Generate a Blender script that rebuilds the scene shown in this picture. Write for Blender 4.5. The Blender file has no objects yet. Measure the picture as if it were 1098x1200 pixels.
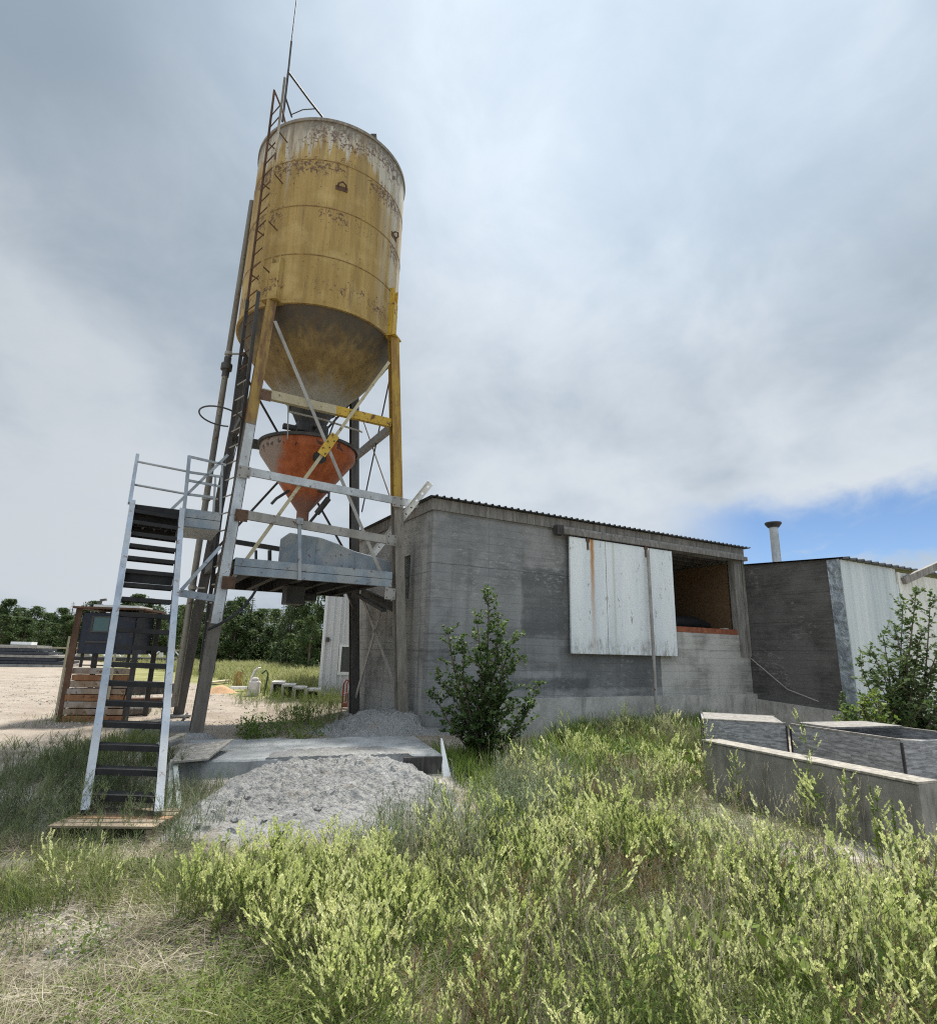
import bpy, math, random
import numpy as np
from mathutils import Vector, Matrix, noise as mnoise
random.seed(7); rng = np.random.default_rng(7)
sc = bpy.context.scene
COL = sc.collection
rad = math.radians
V = lambda *a: np.array(a, float)

# ------------------------------------------------------------ survey helpers
# the photograph was measured once: a pixel is turned into a point at a known depth, height or plane
FPX = 683.3; PITCH = rad(13.6); ROLL = rad(1.361); HC = 1.6
_F = V(0, math.cos(PITCH), math.sin(PITCH)); _R0 = V(1, 0, 0); _U0 = V(0, -math.sin(PITCH), math.cos(PITCH))
_R = _R0 * math.cos(ROLL) + _U0 * math.sin(ROLL); _U = -_R0 * math.sin(ROLL) + _U0 * math.cos(ROLL)
EYE = V(0, 0, HC)
AZ = rad(60.54)
u = V(math.sin(AZ), math.cos(AZ), 0); v = V(-u[1], u[0], 0); zz = V(0, 0, 1)   # directions of the yard's buildings
def ray(x, y): return _F + _R * (x - 549) / FPX - _U * (y - 600) / FPX
def at(x, y, Y): d = ray(x, y); return EYE + d * (Y / d[1])
def atZ(x, y, Z): d = ray(x, y); return EYE + d * ((Z - HC) / d[2])
def onpl(x, y, P0, n): d = ray(x, y); return EYE + d * (((P0 - EYE) @ n) / (d @ n))
def sstep(a, b, x):
    t = np.clip((np.asarray(x, float) - a) / (b - a), 0, 1); return t * t * (3 - 2 * t)

# ------------------------------------------------------------ terrain height
def fbm(x, y, s=1.0, o=3, seed=0.0):
    return mnoise.fractal(Vector((x * s + seed, y * s - seed, seed)), 1.0, 2.0, o)
def ground_z(x, y):
    d = -0.35 * x + 0.94 * y
    left = float(sstep(0.8, -0.8, x))
    z = float(sstep(6.4, 9.2, d)) * (0.27 * left + 0.14 * (1 - left))
    r = math.hypot(x, y)
    z += 0.035 * fbm(x, y, 0.55, 3, 3.1) * (1 if r < 40 else .3)
    if r < 14: z += 0.012 * fbm(x, y, 3.0, 3, 9.7)
    return z
def gpt(x, y):
    z = 0.0
    for _ in range(6):
        P = atZ(x, y, z); z = ground_z(P[0], P[1])
    return atZ(x, y, z)
def G(x, y): return V(x, y, ground_z(x, y))

# ------------------------------------------------------------ mesh helpers
class MB:
    def __init__(s): s.v = []; s.f = []; s.m = []; s.cur = 0
    def add(s, vs, fs):
        o = len(s.v); s.v += [tuple(map(float, p)) for p in vs]
        for f in fs: s.f.append(tuple(i + o for i in f)); s.m.append(s.cur)
        return s
    def box6(s, a, b, c, d, e, f, g, h):      # bottom a b c d, top e f g h
        return s.add([a, b, c, d, e, f, g, h], [(3, 2, 1, 0), (4, 5, 6, 7), (0, 1, 5, 4), (1, 2, 6, 5), (2, 3, 7, 6), (3, 0, 4, 7)])
    def obox(s, P, ax, ay, az):               # corner + three edge vectors
        P = np.asarray(P, float)
        return s.box6(P, P + ax, P + ax + ay, P + ay, P + az, P + ax + az, P + ax + ay + az, P + ay + az)
    def cbox(s, c, ax, ay, az):               # centred
        c = np.asarray(c, float); return s.obox(c - ax / 2 - ay / 2 - az / 2, ax, ay, az)
    def beam(s, p, q, w, h, up=None):
        p = np.asarray(p, float); q = np.asarray(q, float); d = q - p; d /= np.linalg.norm(d)
        up = V(0, 0, 1) if up is None else np.asarray(up, float)
        if abs(d @ up) > .98 * np.linalg.norm(up): up = V(0, 1, 0)
        a = np.cross(d, up); a /= np.linalg.norm(a); b = np.cross(a, d)
        A = a * w / 2; B = b * h / 2
        return s.box6(p - A - B, p + A - B, p + A + B, p - A + B, q - A - B, q + A - B, q + A + B, q - A + B)
    def channel(s, p, q, w, h, up, t=.012, side=1):   # C-section: web + two flanges to one side
        p = np.asarray(p, float); q = np.asarray(q, float); d = q - p; d /= np.linalg.norm(d)
        a = np.cross(d, up); a /= np.linalg.norm(a); a *= side; b = np.cross(d, a); b /= np.linalg.norm(b)
        s.beam(p - a * t / 2, q - a * t / 2, t, h, b)
        for e in (-1, 1):
            o = b * e * (h / 2 - t / 2) - a * (w / 2 + t)
            s.beam(p + o, q + o, w, t, b)
        return s
    def ibeam(s, p, q, w, h, up, t=.014):
        p = np.asarray(p, float); q = np.asarray(q, float); d = q - p; d /= np.linalg.norm(d)
        a = np.cross(d, up); a /= np.linalg.norm(a); b = np.cross(a, d)
        s.beam(p, q, t, h - 2 * t, b)
        for e in (-1, 1): s.beam(p + b * e * (h - t) / 2, q + b * e * (h - t) / 2, w, t, b)
        return s
    def tube(s, pts, r, n=8, cap=True):
        pts = [np.asarray(p, float) for p in pts]; N = len(pts)
        rs = r if hasattr(r, '__len__') else [r] * N
        prev = None; vs = []
        for i, p in enumerate(pts):
            d = pts[min(i + 1, N - 1)] - pts[max(i - 1, 0)]; d /= max(np.linalg.norm(d), 1e-9)
            if prev is None:
                a = np.cross(d, V(0, 0, 1) if abs(d[2]) < .9 else V(1, 0, 0))
            else: a = prev - d * (prev @ d)
            a /= max(np.linalg.norm(a), 1e-9); prev = a; b = np.cross(d, a)
            for k in range(n):
                t = 2 * math.pi * k / n; vs.append(p + rs[i] * (a * math.cos(t) + b * math.sin(t)))
        fs = [(i * n + k, i * n + (k + 1) % n, (i + 1) * n + (k + 1) % n, (i + 1) * n + k) for i in range(N - 1) for k in range(n)]
        if cap: fs += [tuple(range(n))[::-1], tuple(range((N - 1) * n, N * n))]
        return s.add(vs, fs)
    def lathe(s, c, prof, n=48, closed=False, a0=0, a1=2 * math.pi):
        c = np.asarray(c, float); vs = []; full = abs(a1 - a0 - 2 * math.pi) < 1e-6; m = n if full else n + 1
        for r, z in prof:
            for k in range(m):
                t = a0 + (a1 - a0) * k / n; vs.append(c + V(r * math.cos(t), r * math.sin(t), z))
        fs = []
        for i in range(len(prof) - 1):
            for k in range(n):
                k2 = (k + 1) % m if full else k + 1
                fs.append((i * m + k, i * m + k2, (i + 1) * m + k2, (i + 1) * m + k))
        return s.add(vs, fs)
    def prism(s, poly, ext):                   # planar polygon extruded by a vector
        n = len(poly); poly = [np.asarray(p, float) for p in poly]; e = np.asarray(ext, float)
        return s.add(poly + [p + e for p in poly], [tuple(range(n))[::-1], tuple(range(n, 2 * n))] + [(i, (i + 1) % n, n + (i + 1) % n, n + i) for i in range(n)])
    def build(s, name, mat, parent=None, loc=None, smooth=False, bevel=0):
        org = origin_of(parent) if parent is not None else (V(0, 0, 0) if loc is None else np.asarray(loc, float))
        me = bpy.data.meshes.new(name)
        me.from_pydata([tuple(np.asarray(p) - org) for p in s.v], [], s.f)
        mats = mat if isinstance(mat, (list, tuple)) else [mat]
        for m_ in mats: me.materials.append(m_)
        if len(mats) > 1: me.polygons.foreach_set('material_index', s.m)
        import bmesh
        bm = bmesh.new(); bm.from_mesh(me); bmesh.ops.recalc_face_normals(bm, faces=bm.faces[:]); bm.to_mesh(me); bm.free()
        o = bpy.data.objects.new(name, me); COL.objects.link(o)
        if parent is not None: o.parent = parent
        else: o.location = org
        if smooth:
            me.polygons.foreach_set('use_smooth', [True] * len(me.polygons))
            try: me.set_sharp_from_angle(angle=rad(40))
            except Exception: pass
        if bevel:
            b = o.modifiers.new('bevel', 'BEVEL'); b.width = bevel; b.segments = 2; b.limit_method = 'ANGLE'
        return o
_ORG = {}
def origin_of(o):
    while o.parent is not None: o = o.parent
    return np.array(o.location, float)
def thing(name, label, cat, loc, group=None):
    o = bpy.data.objects.new(name, None); COL.objects.link(o); o.location = tuple(map(float, loc)); o.empty_display_size = .2
    o['label'] = label; o['category'] = cat
    if group: o['group'] = group
    return o
def tag(o, label=None, cat=None, group=None, kind=None):
    if label: o['label'] = label
    if cat: o['category'] = cat
    if group: o['group'] = group
    if kind: o['kind'] = kind
    return o
def copy_tree(o, parent=None):
    c = o.copy(); COL.objects.link(c)
    if parent is not None: c.parent = parent
    for ch in [k for k in o.children]: copy_tree(ch, c)
    return c
def np_mesh(name, verts, faces, midx=None, mats=(), loc=None, parent=None):
    org = np.zeros(3) if loc is None else np.asarray(loc, float)
    verts = np.asarray(verts, np.float32) - org.astype(np.float32); faces = np.asarray(faces, np.int32)
    me = bpy.data.meshes.new(name); k = faces.shape[1]
    me.vertices.add(len(verts)); me.vertices.foreach_set('co', verts.ravel())
    me.loops.add(faces.size); me.loops.foreach_set('vertex_index', faces.ravel())
    me.polygons.add(len(faces)); me.polygons.foreach_set('loop_start', np.arange(0, faces.size, k, dtype=np.int32))
    for m_ in mats: me.materials.append(m_)
    if midx is not None: me.polygons.foreach_set('material_index', np.asarray(midx, np.int32))
    me.update(calc_edges=True)
    o = bpy.data.objects.new(name, me); COL.objects.link(o)
    if parent is not None: o.parent = parent
    elif loc is not None: o.location = tuple(map(float, org))
    return o

# ------------------------------------------------------------ materials
class NT:
    def __init__(s, name):
        s.mat = bpy.data.materials.new(name); s.mat.use_nodes = True; s.t = s.mat.node_tree; s.t.nodes.clear()
        s.out = s.t.nodes.new('ShaderNodeOutputMaterial')
    def n(s, typ, ins=None, **kw):
        nd = s.t.nodes.new(typ)
        for k, val in kw.items(): setattr(nd, k, val)
        for k, val in (ins or {}).items(): s.put(nd.inputs[k], val)
        return nd
    def put(s, sock, val):
        if hasattr(val, 'is_output') or isinstance(val, bpy.types.NodeSocket): s.t.links.new(val, sock)
        else:
            if isinstance(val, (tuple, list)) and sock.type == 'RGBA' and len(val) == 3: val = (*val, 1)
            sock.default_value = val
    def pos(s, rot=0.0, scale=(1, 1, 1), world=False, off=(0, 0, 0)):
        c = s.n('ShaderNodeNewGeometry').outputs['Position'] if world else s.n('ShaderNodeTexCoord').outputs['Object']
        return s.n('ShaderNodeMapping', {'Vector': c, 'Rotation': (0, 0, rot), 'Scale': scale, 'Location': off}).outputs[0]
    def noise(s, vec, scale=5, detail=4, rough=.55, dist=0): return s.n('ShaderNodeTexNoise', {'Vector': vec, 'Scale': scale, 'Detail': detail, 'Roughness': rough, 'Distortion': dist}).outputs[0]
    def voro(s, vec, scale=5, feat='F1', out='Distance'): return s.n('ShaderNodeTexVoronoi', {'Vector': vec, 'Scale': scale}, feature=feat).outputs[out]
    def ramp(s, fac, a, b, va=0., vb=1.): return s.n('ShaderNodeMapRange', {'Value': fac, 'From Min': a, 'From Max': b, 'To Min': va, 'To Max': vb}, interpolation_type='SMOOTHSTEP').outputs[0]
    def mth(s, op, a, b=0.0): return s.n('ShaderNodeMath', {0: a, 1: b}, operation=op, use_clamp=False).outputs[0]
    def mul(s, a, b): return s.mth('MULTIPLY', a, b)
    def mix(s, fac, a, b): 
        nd = s.n('ShaderNodeMix', data_type='RGBA'); s.put(nd.inputs[0], fac); s.put(nd.inputs[6], a); s.put(nd.inputs[7], b); return nd.outputs[2]
    def sep(s, vec): return s.n('ShaderNodeSeparateXYZ', {0: vec}).outputs
    def bump(s, h, strength=.3, dist=.02): return s.n('ShaderNodeBump', {'Height': h, 'Strength': strength, 'Distance': dist}).outputs[0]
    def bsdf(s, col, rough=.7, metal=0., normal=None, spec=.3):
        ins = {'Base Color': col, 'Roughness': rough, 'Metallic': metal, 'Specular IOR Level': spec}
        b = s.n('ShaderNodeBsdfPrincipled', ins)
        if normal is not None: s.t.links.new(normal, b.inputs['Normal'])
        s.t.links.new(b.outputs[0], s.out.inputs[0]); return s.mat
    def box(s, c, x0, x1, z0, z1, soft=.02):   # 0/1 mask of a rectangle in x and z
        m = s.mul(s.ramp(c[0], x0 - soft, x0 + soft), s.ramp(c[0], x1 + soft, x1 - soft)) if False else None
        a = s.ramp(c[0], x0 - soft, x0 + soft); b = s.mth('SUBTRACT', 1., s.ramp(c[0], x1 - soft, x1 + soft))
        d = s.ramp(c[2], z0 - soft, z0 + soft); e = s.mth('SUBTRACT', 1., s.ramp(c[2], z1 - soft, z1 + soft))
        return s.mul(s.mul(a, b), s.mul(d, e))

def metal_mat(name, col, col2, rough=.55, metal=.0, scale=4, rust=0., rustcol=(.16, .07, .03), bump=.1, stretch=(1, 1, .35), dust=0.):
    t = NT(name); p = t.pos(world=True, scale=stretch); p0 = t.pos(world=True)
    c = t.mix(t.ramp(t.noise(p, scale, 6, .65), .32, .68), col, col2)
    c = t.mix(t.ramp(t.noise(p0, 38, 3), .45, .75, 0, .25), c, tuple(x * .6 for x in col2))
    if dust: c = t.mix(t.mul(t.ramp(t.noise(p0, 2.3, 4), .4, .62), dust), c, (.36, .35, .33))
    if rust:
        k = t.ramp(t.noise(p0, 9, 8, .7, .4), .62 - rust * .2, .7 - rust * .15)
        c = t.mix(k, c, t.mix(t.noise(p0, 60, 3), rustcol, tuple(x * .45 for x in rustcol)))
    nz = t.bump(t.noise(p0, 45, 5), bump, .01)
    return t.bsdf(c, rough, metal, nz)
def flat_mat(name, col, rough=.7, var=.25, scale=8, spec=.25, bump=.15):
    t = NT(name); p = t.pos(world=True)
    c = t.mix(t.ramp(t.noise(p, scale, 6, .65), .3, .7), tuple(x * (1 - var) for x in col), tuple(min(1, x * (1 + var)) for x in col))
    return t.bsdf(c, rough, 0, t.bump(t.noise(p, scale * 7, 4), bump, .01), spec)
def wood_mat(name, col, rough=.8, stretch=(1, 1, .12), rot=0., var=.45, scale=14):
    t = NT(name); p = t.pos(rot, stretch, True)
    k = t.noise(p, scale, 6, .7, .6)
    c = t.mix(t.ramp(k, .3, .7), tuple(x * (1 - var) for x in col), tuple(min(1, x * (1 + var * .6)) for x in col))
    c = t.mix(t.ramp(t.noise(t.pos(world=True), 3, 3), .5, .75, 0, .4), c, (.22, .21, .2))
    return t.bsdf(c, rough, 0, t.bump(k, .3, .01), .15)
def leaf_mat(name, cols, trans=.45, rough=.6):
    t = NT(name); gi = t.n('ShaderNodeNewGeometry')
    rnd = gi.outputs['Random Per Island']; p = t.pos(world=True)
    k = t.mth('ADD', t.mul(rnd, .45), t.mul(t.ramp(t.noise(p, 2.1, 3), .3, .7), .55))
    cr = t.n('ShaderNodeValToRGB', {0: k}); el = cr.color_ramp.elements
    el[0].color = (*cols[0], 1); el[1].color = (*cols[-1], 1); el[0].position = .15; el[1].position = .85
    for i, c_ in enumerate(cols[1:-1]):
        e = el.new(.15 + .7 * (i + 1) / (len(cols) - 1)); e.color = (*c_, 1)
    c = cr.outputs[0]
    d = t.n('ShaderNodeBsdfPrincipled', {'Base Color': c, 'Roughness': rough, 'Specular IOR Level': .25})
    tr = t.n('ShaderNodeBsdfTranslucent', {'Color': c})
    mx = t.n('ShaderNodeMixShader', {0: trans}); t.t.links.new(d.outputs[0], mx.inputs[1]); t.t.links.new(tr.outputs[0], mx.inputs[2])
    t.t.links.new(mx.outputs[0], t.out.inputs[0]); return t.mat

# ------------------------------------------------------------ shared materials
def silo_paint():
    t = NT('silo_yellow_paint'); S_ = (3.324, -11.401, 0)
    p = t.pos(world=True, off=S_); c3 = t.sep(p)
    st = t.pos(world=True, scale=(2.6, 2.6, .16)); st2 = t.pos(world=True, scale=(7, 7, .35)); p0 = t.pos(world=True)
    c = t.mix(t.ramp(t.noise(st, 1.6, 6, .65), .3, .7), (.265, .17, .048), (.40, .27, .09))
    c = t.mix(t.ramp(t.noise(st2, 2.0, 5, .7), .5, .8, 0, .55), c, (.22, .15, .06))
    c = t.mix(t.ramp(t.noise(p0, 1.7, 4), .5, .7, 0, .45), c, (.50, .37, .16))
    # pale bleached runs below the rim and down the right-hand side
    side = t.ramp(t.mth('ADD', t.mul(c3[0], .93), t.mul(c3[1], .37)), .75, 1.5)
    top = t.ramp(c3[2], 10.9, 12.1)
    runs = t.noise(st, 1.9, 5, .6, .3)
    k = t.mul(t.ramp(t.mth('ADD', runs, t.mul(top, .30)), .58, .68), t.ramp(c3[2], 10.0, 11.3))
    c = t.mix(t.mul(k, .85), c, (.50, .47, .41))
    c = t.mix(t.mul(t.mul(side, t.ramp(t.noise(st, 1.3, 4), .35, .6)), .9), c, (.47, .45, .41))
    # rust: flakes along the seams, under the rim and at the foot
    fl = t.noise(p0, 13, 8, .74, .2); fine = t.noise(p0, 24, 4, .6)
    band = t.ramp(c3[2], 11.2, 11.9)
    for zs, w in ((11.05, .42), (9.95, .42), (8.3, .35)):
        b = t.ramp(t.mth('ABSOLUTE', t.mth('SUBTRACT', c3[2], zs)), w, .0)
        band = t.mth('MAXIMUM', band, b)
    patch = t.ramp(t.noise(p0, 1.05, 3, .5), .30, .55)
    thr = t.mth('ADD', t.mth('ADD', fl, t.mul(t.mul(band, patch), .165)), t.mul(t.mth('SUBTRACT', fine, .5), .2))
    rust = t.mul(t.ramp(thr, .625, .685), t.ramp(fine, .25, .5, .45, 1.))
    vd = t.n('ShaderNodeTexVoronoi', {'Vector': p0, 'Scale': 11.}); spk = t.mul(t.ramp(vd.outputs['Distance'], .2, .1), t.ramp(t.sep(vd.outputs['Color'])[0], .80, .86)); rust = t.mth('MAXIMUM', rust, t.mul(spk, .85))
    c = t.mix(t.mul(rust, .9), c, t.mix(t.noise(p0, 30, 3), (.13, .055, .03), (.05, .03, .025)))
    runs2 = t.noise(t.pos(world=True, scale=(6, 6, .28)), 2.2, 5, .7)
    c = t.mix(t.mul(t.mul(t.ramp(runs2, .52, .68), t.mth('ADD', t.mul(band, .7), .26)), .8), c, (.17, .095, .045))
    grime = t.mul(t.ramp(t.mth('ADD', c3[2], t.mul(t.mth('SUBTRACT', t.noise(st2, 1.2, 5, .65), .5), 1.5)), 11.75, 12.1), .8)
    c = t.mix(grime, c, t.mix(t.noise(st2, 3, 4), (.24, .22, .19), (.10, .085, .07)))
    c = t.mix(t.mul(t.ramp(t.mth('ADD', t.mul(t.noise(st2, 1.1, 5, .7), 1.), t.mul(t.ramp(c3[2], 8.0, 12.), .06)), .56, .7), .5), c, (.20, .14, .07))
    return t.bsdf(c, .62, 0, t.bump(t.mth('ADD', t.noise(p0, 2.2, 3), t.mul(fl, .25)), .25, .03), .3)
def cone_paint():
    t = NT('silo_cone_paint'); p = t.pos(world=True, off=(3.324, -11.401, 0)); c3 = t.sep(p); p0 = t.pos(world=True)
    st = t.pos(world=True, scale=(3, 3, .6))
    c = t.mix(t.ramp(t.noise(st, 1.6, 6, .65), .3, .7), (.155, .10, .038), (.26, .18, .07))
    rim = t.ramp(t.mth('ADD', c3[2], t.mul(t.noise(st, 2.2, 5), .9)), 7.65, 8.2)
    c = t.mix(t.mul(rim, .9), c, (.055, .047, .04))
    c = t.mix(t.mul(t.ramp(t.noise(t.pos(world=True, scale=(4, 4, .8)), 1.7, 6, .7), .48, .66), .6), c, (.12, .075, .03))
    foot = t.ramp(t.mth('ADD', c3[2], t.mul(t.noise(st, 1.5, 4), .5)), 7.25, 6.8)
    c = t.mix(t.mul(foot, .85), c, (.34, .32, .28))
    c = t.mix(t.ramp(t.noise(p0, 8, 8, .7), .6, .66, 0, .8), c, (.09, .05, .03))
    return t.bsdf(c, .65, 0, t.bump(t.noise(p0, 3, 4), .2, .02))
def leg_paint(name, z0, lo, hi, rust):
    t = NT(name); p0 = t.pos(world=True); c3 = t.sep(p0)
    st = t.pos(world=True, scale=(1, 1, .2))
    a = t.mix(t.ramp(t.noise(st, 9, 6, .65), .3, .7), lo, tuple(x * 1.7 for x in lo))
    b = t.mix(t.ramp(t.noise(st, 7, 7, .7), .38, .62), rust, hi)
    k = t.ramp(t.mth('ADD', c3[2], t.mul(t.noise(p0, 3, 3), .4)), z0 + .15, z0 + .3)
    c = t.mix(k, a, b)
    c = t.mix(t.ramp(t.noise(p0, 14, 8, .7), .6, .66, 0, .7), c, (.08, .045, .03))
    return t.bsdf(c, .6, .15, t.bump(t.noise(p0, 40, 4), .15, .01))
M = {}
M['seam'] = metal_mat('seam_paint', (.26, .17, .05), (.17, .10, .04), .7, 0, rust=.5, scale=3)
M['silo'] = silo_paint(); M['cone'] = cone_paint()
M['leg_fl'] = leg_paint('leg_rusty_yellow', 5.35, (.11, .095, .08), (.30, .19, .055), (.14, .075, .035))
M['leg_fr'] = leg_paint('leg_yellow', 4.3, (.17, .15, .125), (.38, .24, .045), (.24, .13, .035))
M['leg_dark'] = leg_paint('leg_dusty_dark', 30, (.07, .064, .058), (.1, .1, .1), (.1, .1, .1))
M['steel'] = metal_mat('bare_steel', (.13, .12, .11), (.22, .205, .185), .55, .3, rust=.25)
M['dark'] = metal_mat('dark_steel', (.035, .034, .034), (.075, .07, .065), .6, .1, rust=.2)
M['black'] = metal_mat('black_tread', (.012, .012, .013), (.03, .029, .028), .75, .0)
M['galv'] = metal_mat('galvanised', (.36, .37, .38), (.55, .57, .58), .5, .3, rust=.22, dust=.6)
M['galv_blue'] = metal_mat('galvanised_rail', (.22, .25, .285), (.34, .38, .43), .5, .3, rust=.22, dust=.45)
M['blue'] = metal_mat('blue_grey_paint', (.18, .215, .25), (.27, .31, .345), .5, .0, rust=.18, dust=.55)
M['rail'] = metal_mat('grey_handrail', (.22, .24, .25), (.32, .34, .35), .45, .3)
M['dusty'] = metal_mat('dusty_steel', (.20, .185, .165), (.34, .32, .29), .75, 0, rust=.15, dust=.5)
M['yellow'] = metal_mat('yellow_beam', (.42, .26, .03), (.55, .36, .05), .5, 0, rust=.45)
M['cream'] = metal_mat('cream_beam', (.36, .31, .20), (.46, .40, .27), .6, 0, rust=.25)
M['rusty'] = metal_mat('rusted_steel', (.19, .085, .04), (.30, .15, .075), .85, 0, rust=.45)
M['darkrust'] = metal_mat('brown_rust', (.07, .042, .03), (.14, .08, .05), .8, 0, rust=.4)
M['white'] = metal_mat('white_paint', (.70, .71, .70), (.80, .80, .79), .5, 0)
M['rubber'] = flat_mat('black_rubber', (.03, .03, .032), .6)
M['pipe'] = metal_mat('fill_pipe_steel', (.13, .12, .105), (.25, .225, .18), .5, .3, rust=.3, stretch=(1, 1, .1))
def hopper_paint():
    t = NT('orange_hopper_paint'); p0 = t.pos(world=True, off=(3.324, -11.401, 0)); c3 = t.sep(p0); st = t.pos(world=True, scale=(3, 3, .5))
    c = t.mix(t.ramp(t.noise(st, 2, 6, .65), .3, .7), (.27, .062, .018), (.42, .115, .035))
    left = t.ramp(t.mth('ADD', t.mth('ADD', t.mul(c3[0], -.9), t.mul(c3[1], -.3)), t.mul(t.noise(p0, 2.5, 4), .5)), .62, .85)
    c = t.mix(t.mul(left, .8), c, (.27, .25, .225))
    k = t.ramp(t.mth('ADD', t.noise(p0, 6.5, 8, .7, .5), t.mul(t.ramp(t.mth('ABSOLUTE', t.mth('SUBTRACT', c3[2], 5.45)), .22, 0.), .1)), .64, .67)
    c = t.mix(t.mul(k, .92), c, (.045, .028, .022))
    low = t.ramp(t.mth('ADD', c3[2], t.mul(t.noise(p0, 3, 4), .5)), 4.95, 4.5)
    c = t.mix(t.mul(low, .65), c, (.16, .12, .10))
    return t.bsdf(c, .55, 0, t.bump(t.noise(p0, 5, 4), .2, .02))
M['orange'] = hopper_paint()

# ------------------------------------------------------------ the cement silo
S = V(-3.324, 11.401, 0); ZB = .336; ZT = 7.93; HB, HT = 1.646, 1.232; RT = 1.64; ZTOP = 12.22
K = dict(FL=(-1, -1), FR=(1, -1), BR=(1, 1), BL=(-1, 1))
def leg_pt(k, z):
    f_ = (z - ZB) / (ZT - ZB); h = HB + (HT - HB) * f_; return S + h * (K[k][0] * u + K[k][1] * v) + V(0, 0, z) - (v * .8 * (1 - f_) if k == 'BR' else 0)
silo = thing('cement_silo', 'tall rust-flecked yellow cement silo standing on four braced steel legs', 'silo', S + zz * .3)
a_c = -S / np.linalg.norm(S); r_c = V(-a_c[1], a_c[0], 0)            # towards the viewer side / to its right
if r_c[0] < 0: r_c = -r_c
def around(th, r, z): return S + (a_c * math.cos(rad(th)) + r_c * math.sin(rad(th))) * r + zz * z
m = MB(); m.lathe(S, [(RT - .06, ZTOP - .02), (RT, ZTOP), (RT + .025, ZTOP), (RT + .025, ZTOP - .07), (RT, ZTOP - .07), (RT, 8.0), (RT + .02, 7.99), (RT + .02, 7.93), (RT - .03, 7.93)], 96)
m.lathe(S, [(RT - .05, ZTOP - .03), (.9, ZTOP + .14), (.02, ZTOP + .22)], 96)
tank = m.build('tank', M['silo'], silo, smooth=True)
for zs in (11.2, 10.1, 9.0):
    m = MB(); m.lathe(S, [(RT, zs - .014), (RT + .007, zs - .008), (RT + .007, zs + .008), (RT, zs + .014)], 96); m.build('weld_seam', M['seam'], tank, smooth=True)
for th, z in ((6, 10.62), (56, 10.35)):
    m = MB(); c = around(th, RT, z); t_ = around(th + 3, RT, z) - around(th - 3, RT, z); t_ /= np.linalg.norm(t_); o_ = (c - S) * V(1, 1, 0); o_ /= np.linalg.norm(o_)
    m.tube([c - t_ * .09 - o_ * .03, c - t_ * .075 + o_ * .07 + zz * .05, c + o_ * .09 + zz * .09, c + t_ * .075 + o_ * .07 + zz * .05, c + t_ * .09 - o_ * .03], .018, 8)
    m.cbox(c, t_ * .24, o_ * .02, zz * .1); m.build('lifting_lug', M['darkrust'], tank)
m = MB(); c = around(28, RT - .05, ZTOP); m.cbox(c + zz * .05, V(.12, 0, 0), V(0, .12, 0), zz * .12); m.build('rim_clip', M['dark'], tank)
m = MB(); m.lathe(S, [(RT - .02, 7.95), (1.50, 7.70), (1.28, 7.38), (1.0, 7.03), (.74, 6.75), (.50, 6.52), (.48, 6.47)], 96); cone = m.build('cone', M['cone'], silo, smooth=True)
m = MB(); m.lathe(S, [(.50, 6.5), (.50, 6.45), (.44, 6.44), (.27, 6.08), (.25, 5.66)], 20); chute = m.build('outlet_chute', M['dark'], silo)
m = MB(); m.cbox(S + zz * 6.0, u * .62, v * .5, zz * .2); m.cbox(S + zz * 6.0 - u * .42, u * .28, v * .12, zz * .1); m.tube([S + zz * 6.0 - v * .25, S + zz * 6.0 - v * .45], .05, 10); m.build('slide_gate', M['dark'], chute, bevel=.01)
for k in K:
    m = MB(); b, t_ = leg_pt(k, ZB - .12), leg_pt(k, 7.9)
    m.ibeam(b, t_, .18, .18, v, .016)
    lm = {'FL': 'leg_fl', 'FR': 'leg_fr'}.get(k, 'leg_dark')
    lg = m.build('leg', M[lm], silo)
    m = MB(); m.cbox(leg_pt(k, ZB - .05), u * .42, v * .42, zz * .04); m.build('base_plate', M['dusty'], lg)
    d = leg_pt(k, ZT) - S; d[2] = 0; d /= np.linalg.norm(d); t2 = V(-d[1], d[0], 0)
    m = MB(); m.cbox(S + d * (RT + .06) + zz * 7.93, d * .3, t2 * .34, zz * .03)
    for e in (-1, 1): m.cbox(S + d * (RT + .05) + t2 * e * .09 + zz * (8.42 if k != 'FR' else 8.5), d * .12, t2 * .02, zz * (.96 if k != 'FR' else 1.12))
    m.cbox(S + d * (RT + .11) + zz * 8.35, d * .015, t2 * .2, zz * .8)
    m.build('leg_bracket', M['yellow' if k == 'FR' else 'silo'] if k in ('FL', 'FR') else M['dark'], lg)
fl_out = -v * .105
m = MB(); m.beam(leg_pt('FL', 1.95) + fl_out, leg_pt('FL', 5.35) + fl_out, .15, .02, v); o = m.build('leg_plate', M['galv'], silo); o['label'] = 'pale galvanised plate bolted on the front leg'
FRONT = leg_pt('FL', ZB) - v * .12; NF = np.cross(u, leg_pt('FL', ZT) - leg_pt('FL', ZB)); NF /= np.linalg.norm(NF)
SIDE = leg_pt('FR', ZB); NS = np.cross(v, leg_pt('FR', ZT) - leg_pt('FR', ZB)); NS /= np.linalg.norm(NS)
BACK = leg_pt('BR', ZB); NBk = np.cross(u, leg_pt('BR', ZT) - leg_pt('BR', ZB)); NBk /= np.linalg.norm(NBk)
LEFT = leg_pt('FL', ZB); NL = np.cross(v, leg_pt('FL', ZT) - leg_pt('FL', ZB)); NL /= np.linalg.norm(NL)
fp = lambda x, y, o=0: onpl(x, y, FRONT + v * o, NF)
def brace(p, q, w, h, mat, up=None, name='brace', par=None):
    m = MB(); m.beam(p, q, w, h, up); return m.build(name, mat, par or silo)
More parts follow.
